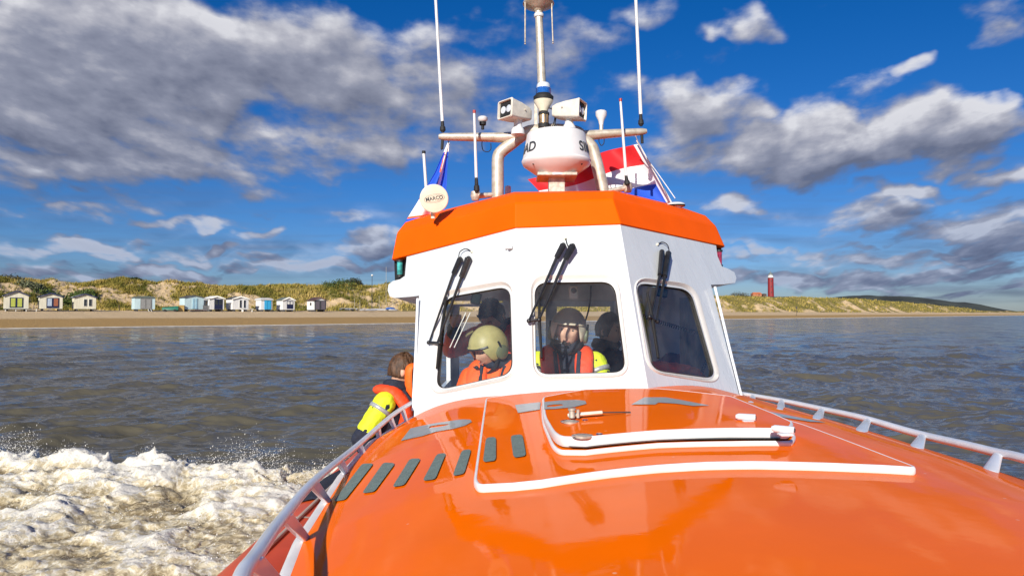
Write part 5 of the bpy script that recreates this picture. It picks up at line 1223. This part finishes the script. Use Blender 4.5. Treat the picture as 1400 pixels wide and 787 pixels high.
def seat(x, y, z):
    m = MB(); m.box((x, y, z), (.46, .44, .10)); s_ = obj('pilot_seat', m, M['seat'], BOAT, bevel=.03, seg=3)
    m = MB(); m.box((x, y+.25, z+.30), (.44, .10, .50)); obj('backrest', m, M['seat'], s_, bevel=.03, seg=3)
    m = MB(); m.lathe((x, y, .82), [(.16, 0), (.06, .05), (.06, z-.85)], 20); obj('seat_post', m, M['chrome'], s_)

# ------------------------------------------------------------ people
def RZ(a): return Matrix.Rotation(a, 3, 'Z')
def head_geo(mb, c, R, s=1.0):
    """head about .24 m tall, face towards local -y"""
    nu, nv = 56, 44; vs_ = []; r = (.074*s, .094*s, .118*s)
    def g(x, x0, w_): return math.exp(-((x-x0)/w_)**2)
    for j in range(nv+1):
        th = PI*j/nv
        for k in range(nu):
            q = 2*PI*k/nu; x = math.sin(th)*math.cos(q); y = math.sin(th)*math.sin(q); z = math.cos(th)
            px, py, pz = x*.076, y*.096, z*.118
            front = max(0, -y)
            if z < -.05:                       # jaw narrows, chin forward
                k2 = (-z-.05); px *= 1-.30*k2; py *= 1-(.10 if y < 0 else .42)*k2
            f2 = front**2
            py -= f2*(.024*g(px, 0, .0115)*g(pz, -.022, .020)*1.0 + .012*g(px, 0, .009)*g(pz, .006, .022))   # nose
            py += f2*.012*(g(px, .031, .016)+g(px, -.031, .016))*g(pz, .010, .014)      # sockets
            py -= f2*.005*g(pz, .034, .012)*g(abs(px), .028, .03)                       # brow
            py -= f2*.006*(g(px, .040, .018)+g(px, -.040, .018))*g(pz, -.022, .018)     # cheek
            py -= f2*.007*g(px, 0, .022)*(g(pz, -.056, .006)+g(pz, -.067, .006)) ; py += f2*.006*g(px, 0, .024)*g(pz, -.0615, .003)
            py -= f2*.010*g(px, 0, .022)*g(pz, -.098, .015)                             # chin
            py += f2*.004*g(pz, -.080, .008)
            vs_.append(c + R @ (Vector((px, py, pz))*s))
    fs = [(j*nu+k, j*nu+(k+1)%nu, (j+1)*nu+(k+1)%nu, (j+1)*nu+k) for j in range(nv) for k in range(nu)]
    mb.add(vs_, fs)
    for sx in (-1, 1):                          # ears
        e = c + R @ (Vector((sx*.077, .012, -.008))*s); mb.ball(e, (.009*s, .018*s, .030*s), R @ Matrix.Rotation(sx*.25, 3, 'Z'), 14, 10)
def hand_geo(mb, wr, d, n, s=1.0, curl=.5, side=1):
    d = Vector(d).normalized(); n = Vector(n); n = (n-d*n.dot(d)).normalized(); x = d.cross(n)*side
    Rm = Matrix((x, d, n)).transposed()
    mb.ball(wr+d*.050*s, (.040*s, .052*s, .016*s), Rm, 16, 12)
    for i, (off, ln) in enumerate(((-.030, .062), (-.010, .074), (.011, .070), (.030, .054))):
        p = wr+d*.088*s+x*off*s; dd = d.copy(); r = .0088*s; P = [p-d*.02*s, p]; 
        for k, f in enumerate((.45, .32, .25)):
            dd = (Matrix.Rotation(curl*(.5+.25*k), 3, x*side) @ dd); p = p+dd*ln*f*s; P.append(p)
        mb.tube(P, [r*1.1, r*1.05, r, r*.92, r*.7], 10); mb.ball(P[-1], r*.72, nu=8, nv=6)
    p = wr+d*.025*s-x*.030*s; dd = (d*.75-x*.65+n*-.1).normalized(); q = p+dd*.042*s; dd2 = (d*.95-x*.15).normalized()
    mb.tube([p, q, q+dd2*.032*s], [.0125*s, .0105*s, .008*s], 10); mb.ball(q+dd2*.032*s, .0082*s, nu=8, nv=6)
def ell_loft(mb, secs, n=32):
    """secs: (centre, rx, ry, R)"""
    loops = [[c + R @ Vector((rx*math.cos(a), ry*math.sin(a), 0)) for a in np.linspace(0, 2*PI, n, endpoint=False)] for c, rx, ry, R in secs]
    mb.bridge(loops); mb.poly(loops[0]); mb.poly(loops[-1])
def remesh(o, vox, sm=2, it=.5):
    r = o.modifiers.new('voxel', 'REMESH'); r.mode = 'VOXEL'; r.voxel_size = vox; r.use_smooth_shade = True
    s = o.modifiers.new('smooth', 'SMOOTH'); s.factor = it; s.iterations = sm
def wrinkle(o, st=.012, sc_=.05, nm='w'):
    t = bpy.data.textures.new(nm, 'CLOUDS'); t.noise_scale = sc_; t.noise_depth = 3
    d = o.modifiers.new('wrinkle', 'DISPLACE'); d.texture = t; d.strength = st; d.mid_level = .5; d.texture_coords = 'LOCAL'
def person(label, H, yaw=0, pitch=0, roll=0, body_yaw=None, lean=(0, .02), s=1.0, skin='skin', jacket='navy', arms=None, seated=True, floor=.82, vest=None, hivis=False, collar='navy', legs_m='navy', bigvest=False, expr=True, legs=None):
    """H head centre (world). yaw turns the face; 0 looks at the bow (camera). returns the body object"""
    by = yaw if body_yaw is None else body_yaw; Rb = RZ(by); Rh = RZ(yaw) @ Matrix.Rotation(pitch, 3, 'X') @ Matrix.Rotation(roll, 3, 'Y')
    neck = H - Rh @ Vector((0, -.018, .125))*s
    B = lambda x, y, z: neck + Rb @ Vector((x, y, z))*s
    lx, ly = lean
    pel = B(lx, ly+.03, -.55); che = B(lx*.35, ly*.35+.015, -.20); wai = B(lx*.75, ly*.7+.01, -.38)
    sh = {-1: B(-.175, .01, -.085), 1: B(.175, .01, -.085)}
    arms = arms or {}; A = {}
    for sd in (-1, 1):
        e_, w__ = arms.get(sd, ((sd*.25, -.05, -.36), (sd*.20, -.28, -.42))); A[sd] = (B(*e_), B(*w__))
    hip = {sd: pel + Rb @ Vector((sd*.095, 0, -.03))*s for sd in (-1, 1)}
    if legs: K = legs
    elif seated: K = {sd: (pel + Rb @ Vector((sd*.14, -.42, -.02))*s, None) for sd in (-1, 1)}
    else: K = {sd: (pel + Rb @ Vector((sd*.11, -.10, -.42))*s, None) for sd in (-1, 1)}
    ank = {}
    for sd in (-1, 1):
        k0 = K[sd][0]; a0 = Vector((k0.x, k0.y, floor+.08)) + Rb @ Vector((0, .02 if seated else .14, 0))
        if not seated and (k0-a0).length > .46: a0 = k0+(a0-k0).normalized()*.46
        ank[sd] = a0
    root = H.copy(); root.z = floor
    m = MB()
    head_geo(m, H, Rh, s)
    m.tube([H - Rh @ Vector((0, -.02, .055))*s, neck+Vector((0, 0, .02)), B(0, .015, -.07)], [.052*s, .055*s, .07*s], 20)
    secs = [(pel+Vector((0, 0, -.09))*s, .10*s, .09*s, Rb), (pel, .165*s, .115*s, Rb), (wai, .145*s, .10*s, Rb), (che, .175*s, .118*s, Rb), (B(lx*.1, .01, -.10), .165*s, .09*s, Rb), (B(0, .01, -.035), .09*s, .065*s, Rb)]
    ell_loft(m, secs)
    for sd in (-1, 1):
        e_, w__ = A[sd]; m.caps(sh[sd], e_, .054*s, .041*s); m.caps(e_, w__, .042*s, .028*s)
        d = (w__-e_).normalized(); n = Rb @ Vector((0, 0, 1)); n = n if abs(n.dot(d)) < .8 else Rb @ Vector((0, -1, 0))
        hand_geo(m, w__, d, -n, s, .6, side=sd)
        m.caps(hip[sd], K[sd][0], .082*s, .056*s); m.caps(K[sd][0], ank[sd], .055*s, .038*s)
        f = ank[sd]; m.caps(f+Vector((0, 0, -.035)), f+Rb @ Vector((0, -.15, -.045)), .045*s, .038*s, flat=.9)
    o = obj('person', m, M[skin], None, fixn=False); me = o.data; me.transform(Matrix.Translation(-root)); o.location = root
    setp(o, label, 'person'); remesh(o, .0058, 2, .4)
    # eyes
    for sx in (-1, 1):
        e = MB(); c = H + Rh @ (Vector((sx*.0315, -.0682, .009))*s); e.ball(c, .0125*s, nu=16, nv=12); eo = obj('eye', e, M['eyew'], o)
        e = MB(); e.ball(c + Rh @ Vector((0, -.0088, 0)), (.0062, .0052, .0062), Rh, 12, 8); obj('iris', e, M['eyed'], eo)
        e = MB(); P = [H + Rh @ (Vector((sx*x_, -.093+abs(x_-.03)*.35, .030+.004*math.sin((x_-.012)*70)))*s) for x_ in np.linspace(.014, .050, 7)]
        e.tube(P, [.002, .0035, .004, .004, .0035, .003, .0015], 8, flat=.8); obj('eyebrow', e, M['hair_brown'], o)
    e = MB(); e.tube([H + Rh @ (Vector((x_, -.0985+abs(x_)*.38, -.0600+abs(x_)*.14))*s) for x_ in np.linspace(-.025, .025, 9)], [.001, .0035, .0045, .005, .0045, .005, .0045, .0035, .001], 8); obj('lips', e, M['lips'], o)
    # trousers
    t = MB()
    ell_loft(t, [(pel+Vector((0, 0, -.10))*s, .12*s, .11*s, Rb), (pel, .185*s, .135*s, Rb), (wai, .165*s, .12*s, Rb)])
    for sd in (-1, 1): t.caps(hip[sd], K[sd][0], .10*s, .075*s); t.caps(K[sd][0], ank[sd]+Vector((0, 0, .03)), .073*s, .062*s)
    tr_ = obj('trousers', t, M[legs_m], o, fixn=False); remesh(tr_, .012, 3); wrinkle(tr_, .015, .09)
    for sd in (-1, 1):
        t = MB(); f = ank[sd]; t.caps(f+Vector((0, 0, .05)), f+Vector((0, 0, -.03)), .058*s, .055*s); t.caps(f+Vector((0, .01, -.035)), f+Rb @ Vector((0, -.165, -.04)), .052*s, .045*s, flat=.9); b_ = obj('boot', t, M['rubber'], o, fixn=False); remesh(b_, .008, 2)
    # jacket
    t = MB()
    ell_loft(t, [(pel+Vector((0, 0, .0)), .185*s, .14*s, Rb), (wai, .170*s, .125*s, Rb), (che, .20*s, .142*s, Rb), (B(lx*.1, .01, -.085), .185*s, .112*s, Rb), (B(0, .012, -.015), .100*s, .085*s, Rb), (B(0, .008, .012), .078*s, .075*s, Rb)])
    for sd in (-1, 1):
        e_, w__ = A[sd]; t.caps(sh[sd], e_, .072*s, .060*s); t.caps(e_, e_.lerp(w__, .90), .060*s, .046*s)
    j = obj('jacket', t, M[jacket], o, fixn=False); remesh(j, .009, 3); wrinkle(j, .016, .07)
    t = MB(); t.tube([B(.088*math.sin(a), .008-.080*math.cos(a), .005+.02*math.sin(a*1)**2) for a in np.linspace(0, 2*PI, 25)], .026*s, 12); t.tube([B(.080*math.sin(a), .010-.074*math.cos(a), .035+.02*math.sin(a)**2) for a in np.linspace(0, 2*PI, 25)], .020*s, 12)
    cl = obj('collar', t, M[collar], o, fixn=False); remesh(cl, .007, 2)
    if vest:
        t = MB(); k = 1.25 if bigvest else 1.05
        # two chest pads, back pad and neck roll, open in front
        for sd in (-1, 1):
            P = [B(sd*.085+lx*.7, -.118+ly*.7, -.42), B(sd*.088+lx*.4, -.135+ly*.35, -.26), B(sd*.098, -.118, -.12), B(sd*.108, -.035, -.015), B(sd*.085, .075, .0), B(sd*.03, .115, -.01)]
            t.tube(smoothp(P), [.050*k*s]*1+[.056*k*s]*(5*8-1)+[.050*k*s], 14, flat=.62, up=Rb @ Vector((0, -1, 0)))
        ell_loft(t, [(B(lx*.75, .10+ly*.7, -.42), .15*s, .045*k*s, Rb), (B(lx*.4, .112+ly*.4, -.22), .17*s, .045*k*s, Rb), (B(0, .10, -.06), .12*s, .04*k*s, Rb)])
        for sd in (-1, 1): t.caps(B(sd*.150+lx*.7, -.07+ly*.7, -.38), B(sd*.165+lx*.7, .08+ly*.7, -.38), .035*s, .035*s, flat=1)
        vo = obj('life_vest', t, M[vest], o, fixn=False); remesh(vo, .008, 4); wrinkle(vo, .012, .05)
        for sd in (-1, 1):
            t = MB(); a = B(sd*.090+lx*.5, -.172+ly*.45, -.30); t.box(a, (.050*s, .012, .030*s), Rb); obj('reflective_patch', t, M['reflect'], vo, bevel=.003)
            t = MB(); t.tube(smoothp([B(sd*.045+lx*.7, -.165+ly*.7, -.44), B(sd*.05+lx*.4, -.185+ly*.35, -.26), B(sd*.062, -.165, -.13), B(sd*.075, -.08, .0)]), .008*s, 8, flat=1.6); obj('strap', t, M['navy'], vo)
    if hivis:
        for sd in (-1, 1):
            e_, w__ = A[sd]; S_ = sh[sd]
            t = MB(); t.caps(S_.lerp(e_, -.02), S_.lerp(e_, .74), .077*s, .066*s)
            v_ = obj('yellow_sleeve', t, M['hivis'], o, fixn=False); remesh(v_, .008, 2); wrinkle(v_, .014, .06)
            for q0 in (.12,):
                t = MB(); t.tube([S_.lerp(e_, q0), S_.lerp(e_, q0+.10)], [(.0825-.011*q0)*s, (.081-.012*q0)*s], 24, cap=False); obj('reflective_band', t, M['reflect'], v_, solid=.002)
        
    o['_']=0; del o['_']
    return o, H, Rh, Rb, B, A, sh
def helmet(o, H, Rh, s, m_, cover=True):
    def put(n, mb, mm, par=o, **k): return obj(n, mb, M[mm], par, **k)
    nu, nv = 48, 30; vs_ = []; 
    for j in range(nv+1):
        th = PI*.66*j/nv
        for k in range(nu):
            q = 2*PI*k/nu; x = math.sin(th)*math.cos(q); y = math.sin(th)*math.sin(q); z = math.cos(th)
            lim_f = .036/.132; 
            fr = max(0, -y)/max(1e-6, math.hypot(x, y)) if math.hypot(x, y) > 1e-6 else 0
            zlow = -.50+(.80)*(min(1, max(0, (fr-.55)/.25)))            # front edge high, sides and nape low
            zz = max(z, zlow)
            vs_.append(H + Rh @ (Vector((x*.108, y*.126+.004, zz*.130+.008))*s))
    mb = MB(); mb.add(vs_, [(j*nu+k, j*nu+(k+1)%nu, (j+1)*nu+(k+1)%nu, (j+1)*nu+k) for j in range(nv) for k in range(nu)])
    h = put('helmet', mb, m_, smooth=60, solid=.006)
    # brow rim
    mb = MB(); P = []
    for q in np.linspace(-PI*.5-1.0, -PI*.5+1.0, 21): P.append(H + Rh @ (Vector((math.cos(q)*.106, math.sin(q)*.124+.002, .046))*s))
    mb.tube(P, .006*s, 8); put('helmet_rim', mb, 'black' if m_ == 'khaki' else m_, h)
    for sx in (-1, 1):
        mb = MB(); c = H + Rh @ (Vector((sx*.092, .008, -.022))*s); ax = Rh @ Vector((sx, 0, 0))
        mb.lathe(c, [(.040*s, -.012), (.044*s, .0), (.042*s, .020), (.028*s, .028), (.001, .029)], 28, ax); e_ = put('ear_cup', mb, 'earcup', h, smooth=40)
        mb = MB(); mb.tube([c+ax*.022+Rh @ Vector((0, 0, .0)), H + Rh @ (Vector((sx*.112, .0, .05))*s)], .006, 8); put('ear_cup_arm', mb, 'black', e_)
        mb = MB(); mb.tube(smoothp([H+Rh @ (Vector((sx*.088, -.03, -.05))*s), H+Rh @ (Vector((sx*.070, -.055, -.095))*s), H+Rh @ (Vector((sx*.015, -.075, -.128))*s)]), .006*s, 6, flat=1.8); put('chin_strap', mb, 'black', h)
    mb = MB(); mb.tube(smoothp([H+Rh @ (Vector((-.095, -.01, -.05))*s), H+Rh @ (Vector((-.085, -.075, -.070))*s), H+Rh @ (Vector((-.040, -.118, -.068))*s), H+Rh @ (Vector((-.012, -.122, -.064))*s)]), .003*s, 8); mi_ = put('microphone_boom', mb, 'black', h)
    mb = MB(); mb.ball(H+Rh @ (Vector((-.008, -.122, -.064))*s), (.016, .011, .010), Rh, 14, 10); put('microphone', mb, 'rubber', mi_)
    return h
def hair(o, H, Rh, s, m_, low=-.30):
    nu, nv = 48, 28; vs_ = []
    for j in range(nv+1):
        th = PI*.62*j/nv
        for k in range(nu):
            q = 2*PI*k/nu; x = math.sin(th)*math.cos(q); y = math.sin(th)*math.sin(q); z = math.cos(th)
            fr = max(0, -y)/max(1e-6, math.hypot(x, y)); zl_ = low+.95*min(1, max(0, (fr-.35)/.35)); zz = max(z, min(zl_, .60))
            jit = 1+.05*math.sin(q*9+z*7)*math.sin(q*5+3)+.025*math.sin(q*23+z*17)
            k_ = 1.0
            vs_.append(H + Rh @ (Vector((x*.081*jit, y*.101*jit+.004, zz*.124*jit+.004))*s))
    mb = MB(); mb.add(vs_, [(j*nu+k, j*nu+(k+1)%nu, (j+1)*nu+(k+1)%nu, (j+1)*nu+k) for j in range(nv) for k in range(nu)])
    h = obj('hair', mb, M[m_], o, smooth=80, solid=.003); wrinkle(h, .006, .012, 'h'); return h
# helmsman, centre window
H = W(777, 452, 4.02)
r = person('smiling helmsman in beige helmet and red life vest behind the centre window', H, yaw=-.16, pitch=.04, roll=.10, body_yaw=-.05, lean=(.04, .06), s=.95, skin='skin_lightened', arms={1: ((.27, -.06, -.33), (.17, -.30, -.42)), -1: ((-.26, -.03, -.33), (-.16, -.30, -.42))}, vest='vest', hivis=True)
helmet(r[0], H, r[2], .99, 'beige'); hb_ = r[4](.04, .10, -.62); seat(hb_.x, hb_.y, hb_.z-.07)
# passenger in khaki helmet, left window
H = W(668, 476, 3.98)
r = person('passenger in khaki green helmet and orange life vest looking down behind the left window', H, yaw=-.85, pitch=.42, roll=0, body_yaw=-.25, lean=(.03, .08), s=.93, jacket='vest2', arms={1: ((.26, -.05, -.33), (.12, -.30, -.38)), -1: ((-.26, -.05, -.33), (-.12, -.32, -.40))}, vest='vest2', bigvest=True)
helmet(r[0], H, r[2], .98, 'khaki'); hb_ = r[4](.03, .12, -.62); seat(hb_.x, hb_.y, hb_.z-.07)
mb = MB(); mb.box(H+r[2] @ Vector((-.055, -.055, .118)), (.035, .045, .012), r[2] @ Matrix.Rotation(-.5, 3, 'Y')); obj('helmet_patch', mb, mat('olive_patch', (.16, .14, .05), .8), r[0], bevel=.003)
# standing passenger behind, dark hair, arm raised
H = W(673, 432, 4.62)
r = person('dark haired passenger in red vest leaning with raised arm behind the khaki helmet', H, yaw=-.5, pitch=.75, body_yaw=-.35, lean=(.0, .30), s=1.0, skin='skin_lightened', jacket='navy', seated=False, arms={-1: ((-.30, -.12, -.14), (-.20, -.30, .02)), 1: ((.25, .0, -.34), (.20, -.22, -.45))}, vest='vest', bigvest=True)
hair(r[0], H, r[2], 1.03, 'hair_black', -.42)
mb = MB(); mb.caps(r[6][-1]+Vector((0, -.01, .01)), r[5][-1][0], .085, .070); mb.caps(r[5][-1][0], r[5][-1][0].lerp(r[5][-1][1], .55), .068, .058); sl_ = obj('red_sleeve', mb, M['vest'], r[0], fixn=False); remesh(sl_, .009, 2); wrinkle(sl_, .014, .06)
# person in dark behind the helmsman, right part of the centre window
H = W(833, 452, 5.05)
r = person('person in dark clothes with a headset standing behind the helmsman on the right', H, yaw=.9, pitch=.05, body_yaw=.4, lean=(0, .02), s=1.0, skin='skin_lightened', seated=False)
hair(r[0], H, r[2], 1.05, 'hair_black', -.45)
# person at the side deck, left
H = W(551, 507, 4.75)
legs_ = None
r = person('person in yellow and navy jacket with orange vest bending left of the wheelhouse', H, yaw=1.85, pitch=.15, roll=0, body_yaw=1.25, lean=(-.0, .13), s=.98, skin='skin', jacket='navy', seated=False, floor=.77, arms={-1: ((-.30, .12, -.31), (-.25, -.02, -.54)), 1: ((.20, -.22, -.28), (.14, -.42, -.30))}, vest='vest', hivis=True, legs=None)
hair(r[0], H, r[2], 1.0, 'hair_brown', -.45)
mb = MB(); P = smoothp([H+r[2] @ Vector((.0, -.105, .06)), H+r[2] @ Vector((-.085, -.03, .04)), H+r[2] @ Vector((-.09, -.035, -.06)), H+r[2] @ Vector((-.075, -.06, -.15)), H+r[2] @ Vector((-.06, -.10, -.24))]); mb.tube(P, .030, 12, flat=.45); hd_ = obj('orange_hood_flap', mb, M['vest2'], r[0], fixn=False)
# orange life jacket heap and sleeve in the right window
c = W(932, 497, 3.78); mb = MB(); mb.caps(c+Vector((-.14, .05, -.02)), c+Vector((.02, -.02, -.02)), .045, .028, flat=.7); mb.caps(c+Vector((-.02, -.01, -.03)), c+Vector((.09, .05, -.045)), .034, .03, flat=.7); mb.caps(c+Vector((-.10, .10, -.06)), c+Vector((-.02, .12, -.10)), .07, .06); mb.caps(c+Vector((-.05, .10, -.08)), c+Vector((.12, .12, -.10)), .05, .05)
o = obj('life_jacket', mb, M['vest2'], None, fixn=False); o.data.transform(Matrix.Translation(-c)); o.location = c; remesh(o, .008, 3); wrinkle(o, .02, .05); setp(o, 'bright orange life jacket lying behind the right window', 'life jacket')
c = W(880, 445, 4.7); mb = MB(); mb.caps(c+Vector((-.02, 0, .10)), c+Vector((0, 0, -.30)), .06, .09, flat=.5); o = obj('hanging_jacket', mb, M['hivis'], None, fixn=False); o.data.transform(Matrix.Translation(-c)); o.location = c; remesh(o, .009, 3); wrinkle(o, .03, .06); setp(o, 'yellow jacket hanging in the cabin seen at the left edge of the right window', 'jacket')
c = W(930, 492, 4.5); mb = MB(); mb.ball(c+Vector((0, 0, -.06)), (.12, .10, .10)); mb.ball(c+Vector((-.06, 0, -.02)), (.07, .07, .07)); o = obj('kit_bag', mb, mat('dark_red_bag', (.16, .015, .03), .7), None); o.data.transform(Matrix.Translation(-c)); o.location = c; wrinkle(o, .03, .07); setp(o, 'dark red bag behind the orange life jacket in the right window', 'bag')
mb = MB(); mb.box((.98, 4.72, 1.62), (.42, .8, .26)); obj('side_console', mb, M['int_pale'], BOAT, bevel=.03)
# ------------------------------------------------------------ wake foam and spray
def foam_height(x, y):
    # crest line of the breaking wash, from the boat side outwards
    cy = np.interp(-x, [1.0, 2.0, 3.0, 4.5, 6.0, 8.0, 10.5, 14], [8.6, 8.4, 8.5, 8.7, 8.9, 9.3, 10.2, 11.5])
    cy = cy + 1.3*(fbm(x*.55, y*.1, 4, 201)-.5)
    d = cy - y                                    # >0 : on the camera side of the crest
    amp = np.interp(-x, [1.0, 2.2, 4, 7, 10, 14], [.22, .26, .34, .46, .50, .30])
    env = np.where(d > 0, np.exp(-(d/1.7)**1.2)*.8+.20, np.exp(-(d/.55)**2))
    env = env*np.clip((d+1.2)/.8, 0, 1)
    n1 = ridged(x*.55, y*.75, 5, 210, .55); n2 = fbm(x*1.9, y*2.2, 5, 230, .6); n3 = fbm(x*7, y*8, 4, 250, .65)
    wx = x+.35*(n2-.5); n4 = ridged(wx*2.4, y*2.8, 5, 260, .62)
    fing = ridged(x*9+3*n2, y*3.0, 3, 280, .5)**7
    h = amp*env*(.30+.95*n1) + (n2-.5)*.24*(.35+.65*env) + (n3-.5)*.05 + (n4-.5)*.10 + .09*fing*np.exp(-(np.clip(d, -1, 9)/.45)**2)*np.clip((n1-.45)*3, 0, 1)
    mask = np.clip((d+.45+.5*(n2-.5)*2)/.5, 0, 1)*np.clip((14-(-x))/2, 0, 1)*np.clip((y-1.0)/1.5, 0, 1)
    return h*mask-.10*(1-mask)+.02, mask, n1, n2, n4
xs = np.arange(-14, -1.05, .021); ys = []
y_ = 1.6
while y_ < 11.8: ys.append(y_); y_ += .012+.0017*y_
ys = np.array(ys); XX, YY = np.meshgrid(xs, ys)
ZZ, MK, N1, N2, N4 = foam_height(XX, YY)
# overturned, cauliflower-like surface: push sideways with the turbulence
DX = (fbm(XX*3.1, YY*3.1, 4, 300, .6)-.5)*.16*MK; DY = (fbm(XX*3.1+40, YY*3.1, 4, 310, .6)-.5)*.16*MK
Fq = gridfaces(*XX.shape); vm = MK.ravel()
keep = (vm[Fq].max(1) > .02)
fm_ = bpy.data.materials.new('sea_foam'); fm_.use_nodes = True; nt = fm_.node_tree; L = nt.links; b = nt.nodes['Principled BSDF']
b.inputs['Roughness'].default_value = .55; b.inputs['Specular IOR Level'].default_value = .45
tc = nd(nt, 'ShaderNodeTexCoord'); at = nd(nt, 'ShaderNodeAttribute', attribute_name='froth')
n = noise(14, 8, .72); n2_ = noise(3.2, 7, .65, (1, 1.3, 1)); n3_ = noise(46, 5, .7)
v = mth(nt, 'ADD', mth(nt, 'ADD', at.outputs['Fac'], mth(nt, 'MULTIPLY', mth(nt, 'SUBTRACT', n2_, .5), 1.5)), mth(nt, 'MULTIPLY', mth(nt, 'SUBTRACT', n, .5), .5))
v = mth(nt, 'ADD', v, mth(nt, 'MULTIPLY', mth(nt, 'SUBTRACT', n3_, .5), .35))
wp = nd(nt, 'ShaderNodeTexNoise'); wp.inputs['Scale'].default_value = 5.5; wp.inputs['Detail'].default_value = 5; wp.inputs['Distortion'].default_value = 1.6; L.new(tc.outputs['Object'], wp.inputs['Vector'])
lace = mth(nt, 'SUBTRACT', 1.0, mth(nt, 'MULTIPLY', mth(nt, 'ABSOLUTE', mth(nt, 'SUBTRACT', wp.outputs[0], .5)), 13.0)); lace = mth(nt, 'MAXIMUM', lace, 0.0)
v = mth(nt, 'ADD', v, mth(nt, 'MULTIPLY', lace, .34))

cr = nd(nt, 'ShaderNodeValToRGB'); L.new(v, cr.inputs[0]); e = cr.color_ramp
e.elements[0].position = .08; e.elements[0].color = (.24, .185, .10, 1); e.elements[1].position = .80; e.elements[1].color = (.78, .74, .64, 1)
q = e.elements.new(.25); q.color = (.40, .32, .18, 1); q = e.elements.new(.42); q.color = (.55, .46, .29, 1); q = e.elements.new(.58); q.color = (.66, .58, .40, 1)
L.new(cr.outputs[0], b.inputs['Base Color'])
ro = nd(nt, 'ShaderNodeMapRange'); ro.inputs[1].default_value = .05; ro.inputs[2].default_value = .5; ro.inputs[3].default_value = .12; ro.inputs[4].default_value = .75; L.new(v, ro.inputs[0]); L.new(ro.outputs[0], b.inputs['Roughness'])
bp = nd(nt, 'ShaderNodeBump'); bp.inputs['Strength'].default_value = 1; bp.inputs['Distance'].default_value = .022; L.new(mth(nt, 'ADD', n, mth(nt, 'MULTIPLY', n3_, .35)), bp.inputs['Height']); L.new(bp.outputs[0], b.inputs['Normal'])
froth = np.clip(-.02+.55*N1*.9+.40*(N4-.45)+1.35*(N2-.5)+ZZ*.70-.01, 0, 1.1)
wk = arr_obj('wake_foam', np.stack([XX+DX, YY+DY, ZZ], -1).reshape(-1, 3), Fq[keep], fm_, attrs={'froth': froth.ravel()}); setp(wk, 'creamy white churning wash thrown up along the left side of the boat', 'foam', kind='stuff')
# droplets and torn lace of spray above the crests
def icos():
    t = (1+5**.5)/2; v = np.array([(-1,t,0),(1,t,0),(-1,-t,0),(1,-t,0),(0,-1,t),(0,1,t),(0,-1,-t),(0,1,-t),(t,0,-1),(t,0,1),(-t,0,-1),(-t,0,1)], float); v /= np.linalg.norm(v[0])
    f = np.array([(0,11,5),(0,5,1),(0,1,7),(0,7,10),(0,10,11),(1,5,9),(5,11,4),(11,10,2),(10,7,6),(7,1,8),(3,9,4),(3,4,2),(3,2,6),(3,6,8),(3,8,9),(4,9,5),(2,4,11),(6,2,10),(8,6,7),(9,8,1)]); return v, f
iv, jf = icos()
ND = 60000
x = -1.2-12.3*rng.random(ND)**1.0; cy = np.interp(-x, [1.0, 2.0, 3.0, 4.5, 6.0, 8.0, 10.5, 14], [8.6, 8.4, 8.5, 8.7, 8.9, 9.3, 10.2, 11.5])+1.3*(fbm(x*.55, x*0, 4, 201)-.5)
y = cy - np.abs(rng.normal(0, .55, ND))*np.where(rng.random(ND) < .35, 4, 1) + .35
# plumes gather the droplets
pl_ = np.clip((fbm(x*1.6, y*1.3, 4, 400)-.42)*5, 0, 1); kp = rng.random(ND) < .10+.9*pl_
x, y, pl_ = x[kp], y[kp], pl_[kp]; n_ = len(x)
h0, mk, *_r = foam_height(x, y)
near = np.clip(1-(cy[kp]-y)/2.0, .2, 1)
z = h0 + .01 + np.abs(rng.normal(0, .07, n_))*(.4+1.3*pl_)*near + .24*rng.random(n_)**4*pl_*near
rs = (.0012+.0042*rng.random(n_)**4)
el_ = 1+1.6*rng.random(n_)**3
V = iv[None]*rs[:, None, None]; V = V*np.stack([np.ones(n_), np.ones(n_), el_], -1)[:, None, :]; V = V+np.stack([x, y, z], -1)[:, None, :]
Fs = jf[None]+(np.arange(n_)*12)[:, None, None]
sp_ = arr_obj('sea_spray', V.reshape(-1, 3), Fs.reshape(-1, 3), mat('spray_droplets', (.80, .78, .72), .4, var=.06), smooth=True); setp(sp_, 'white spray droplets flying above the crest of the wash', 'spray', kind='stuff')
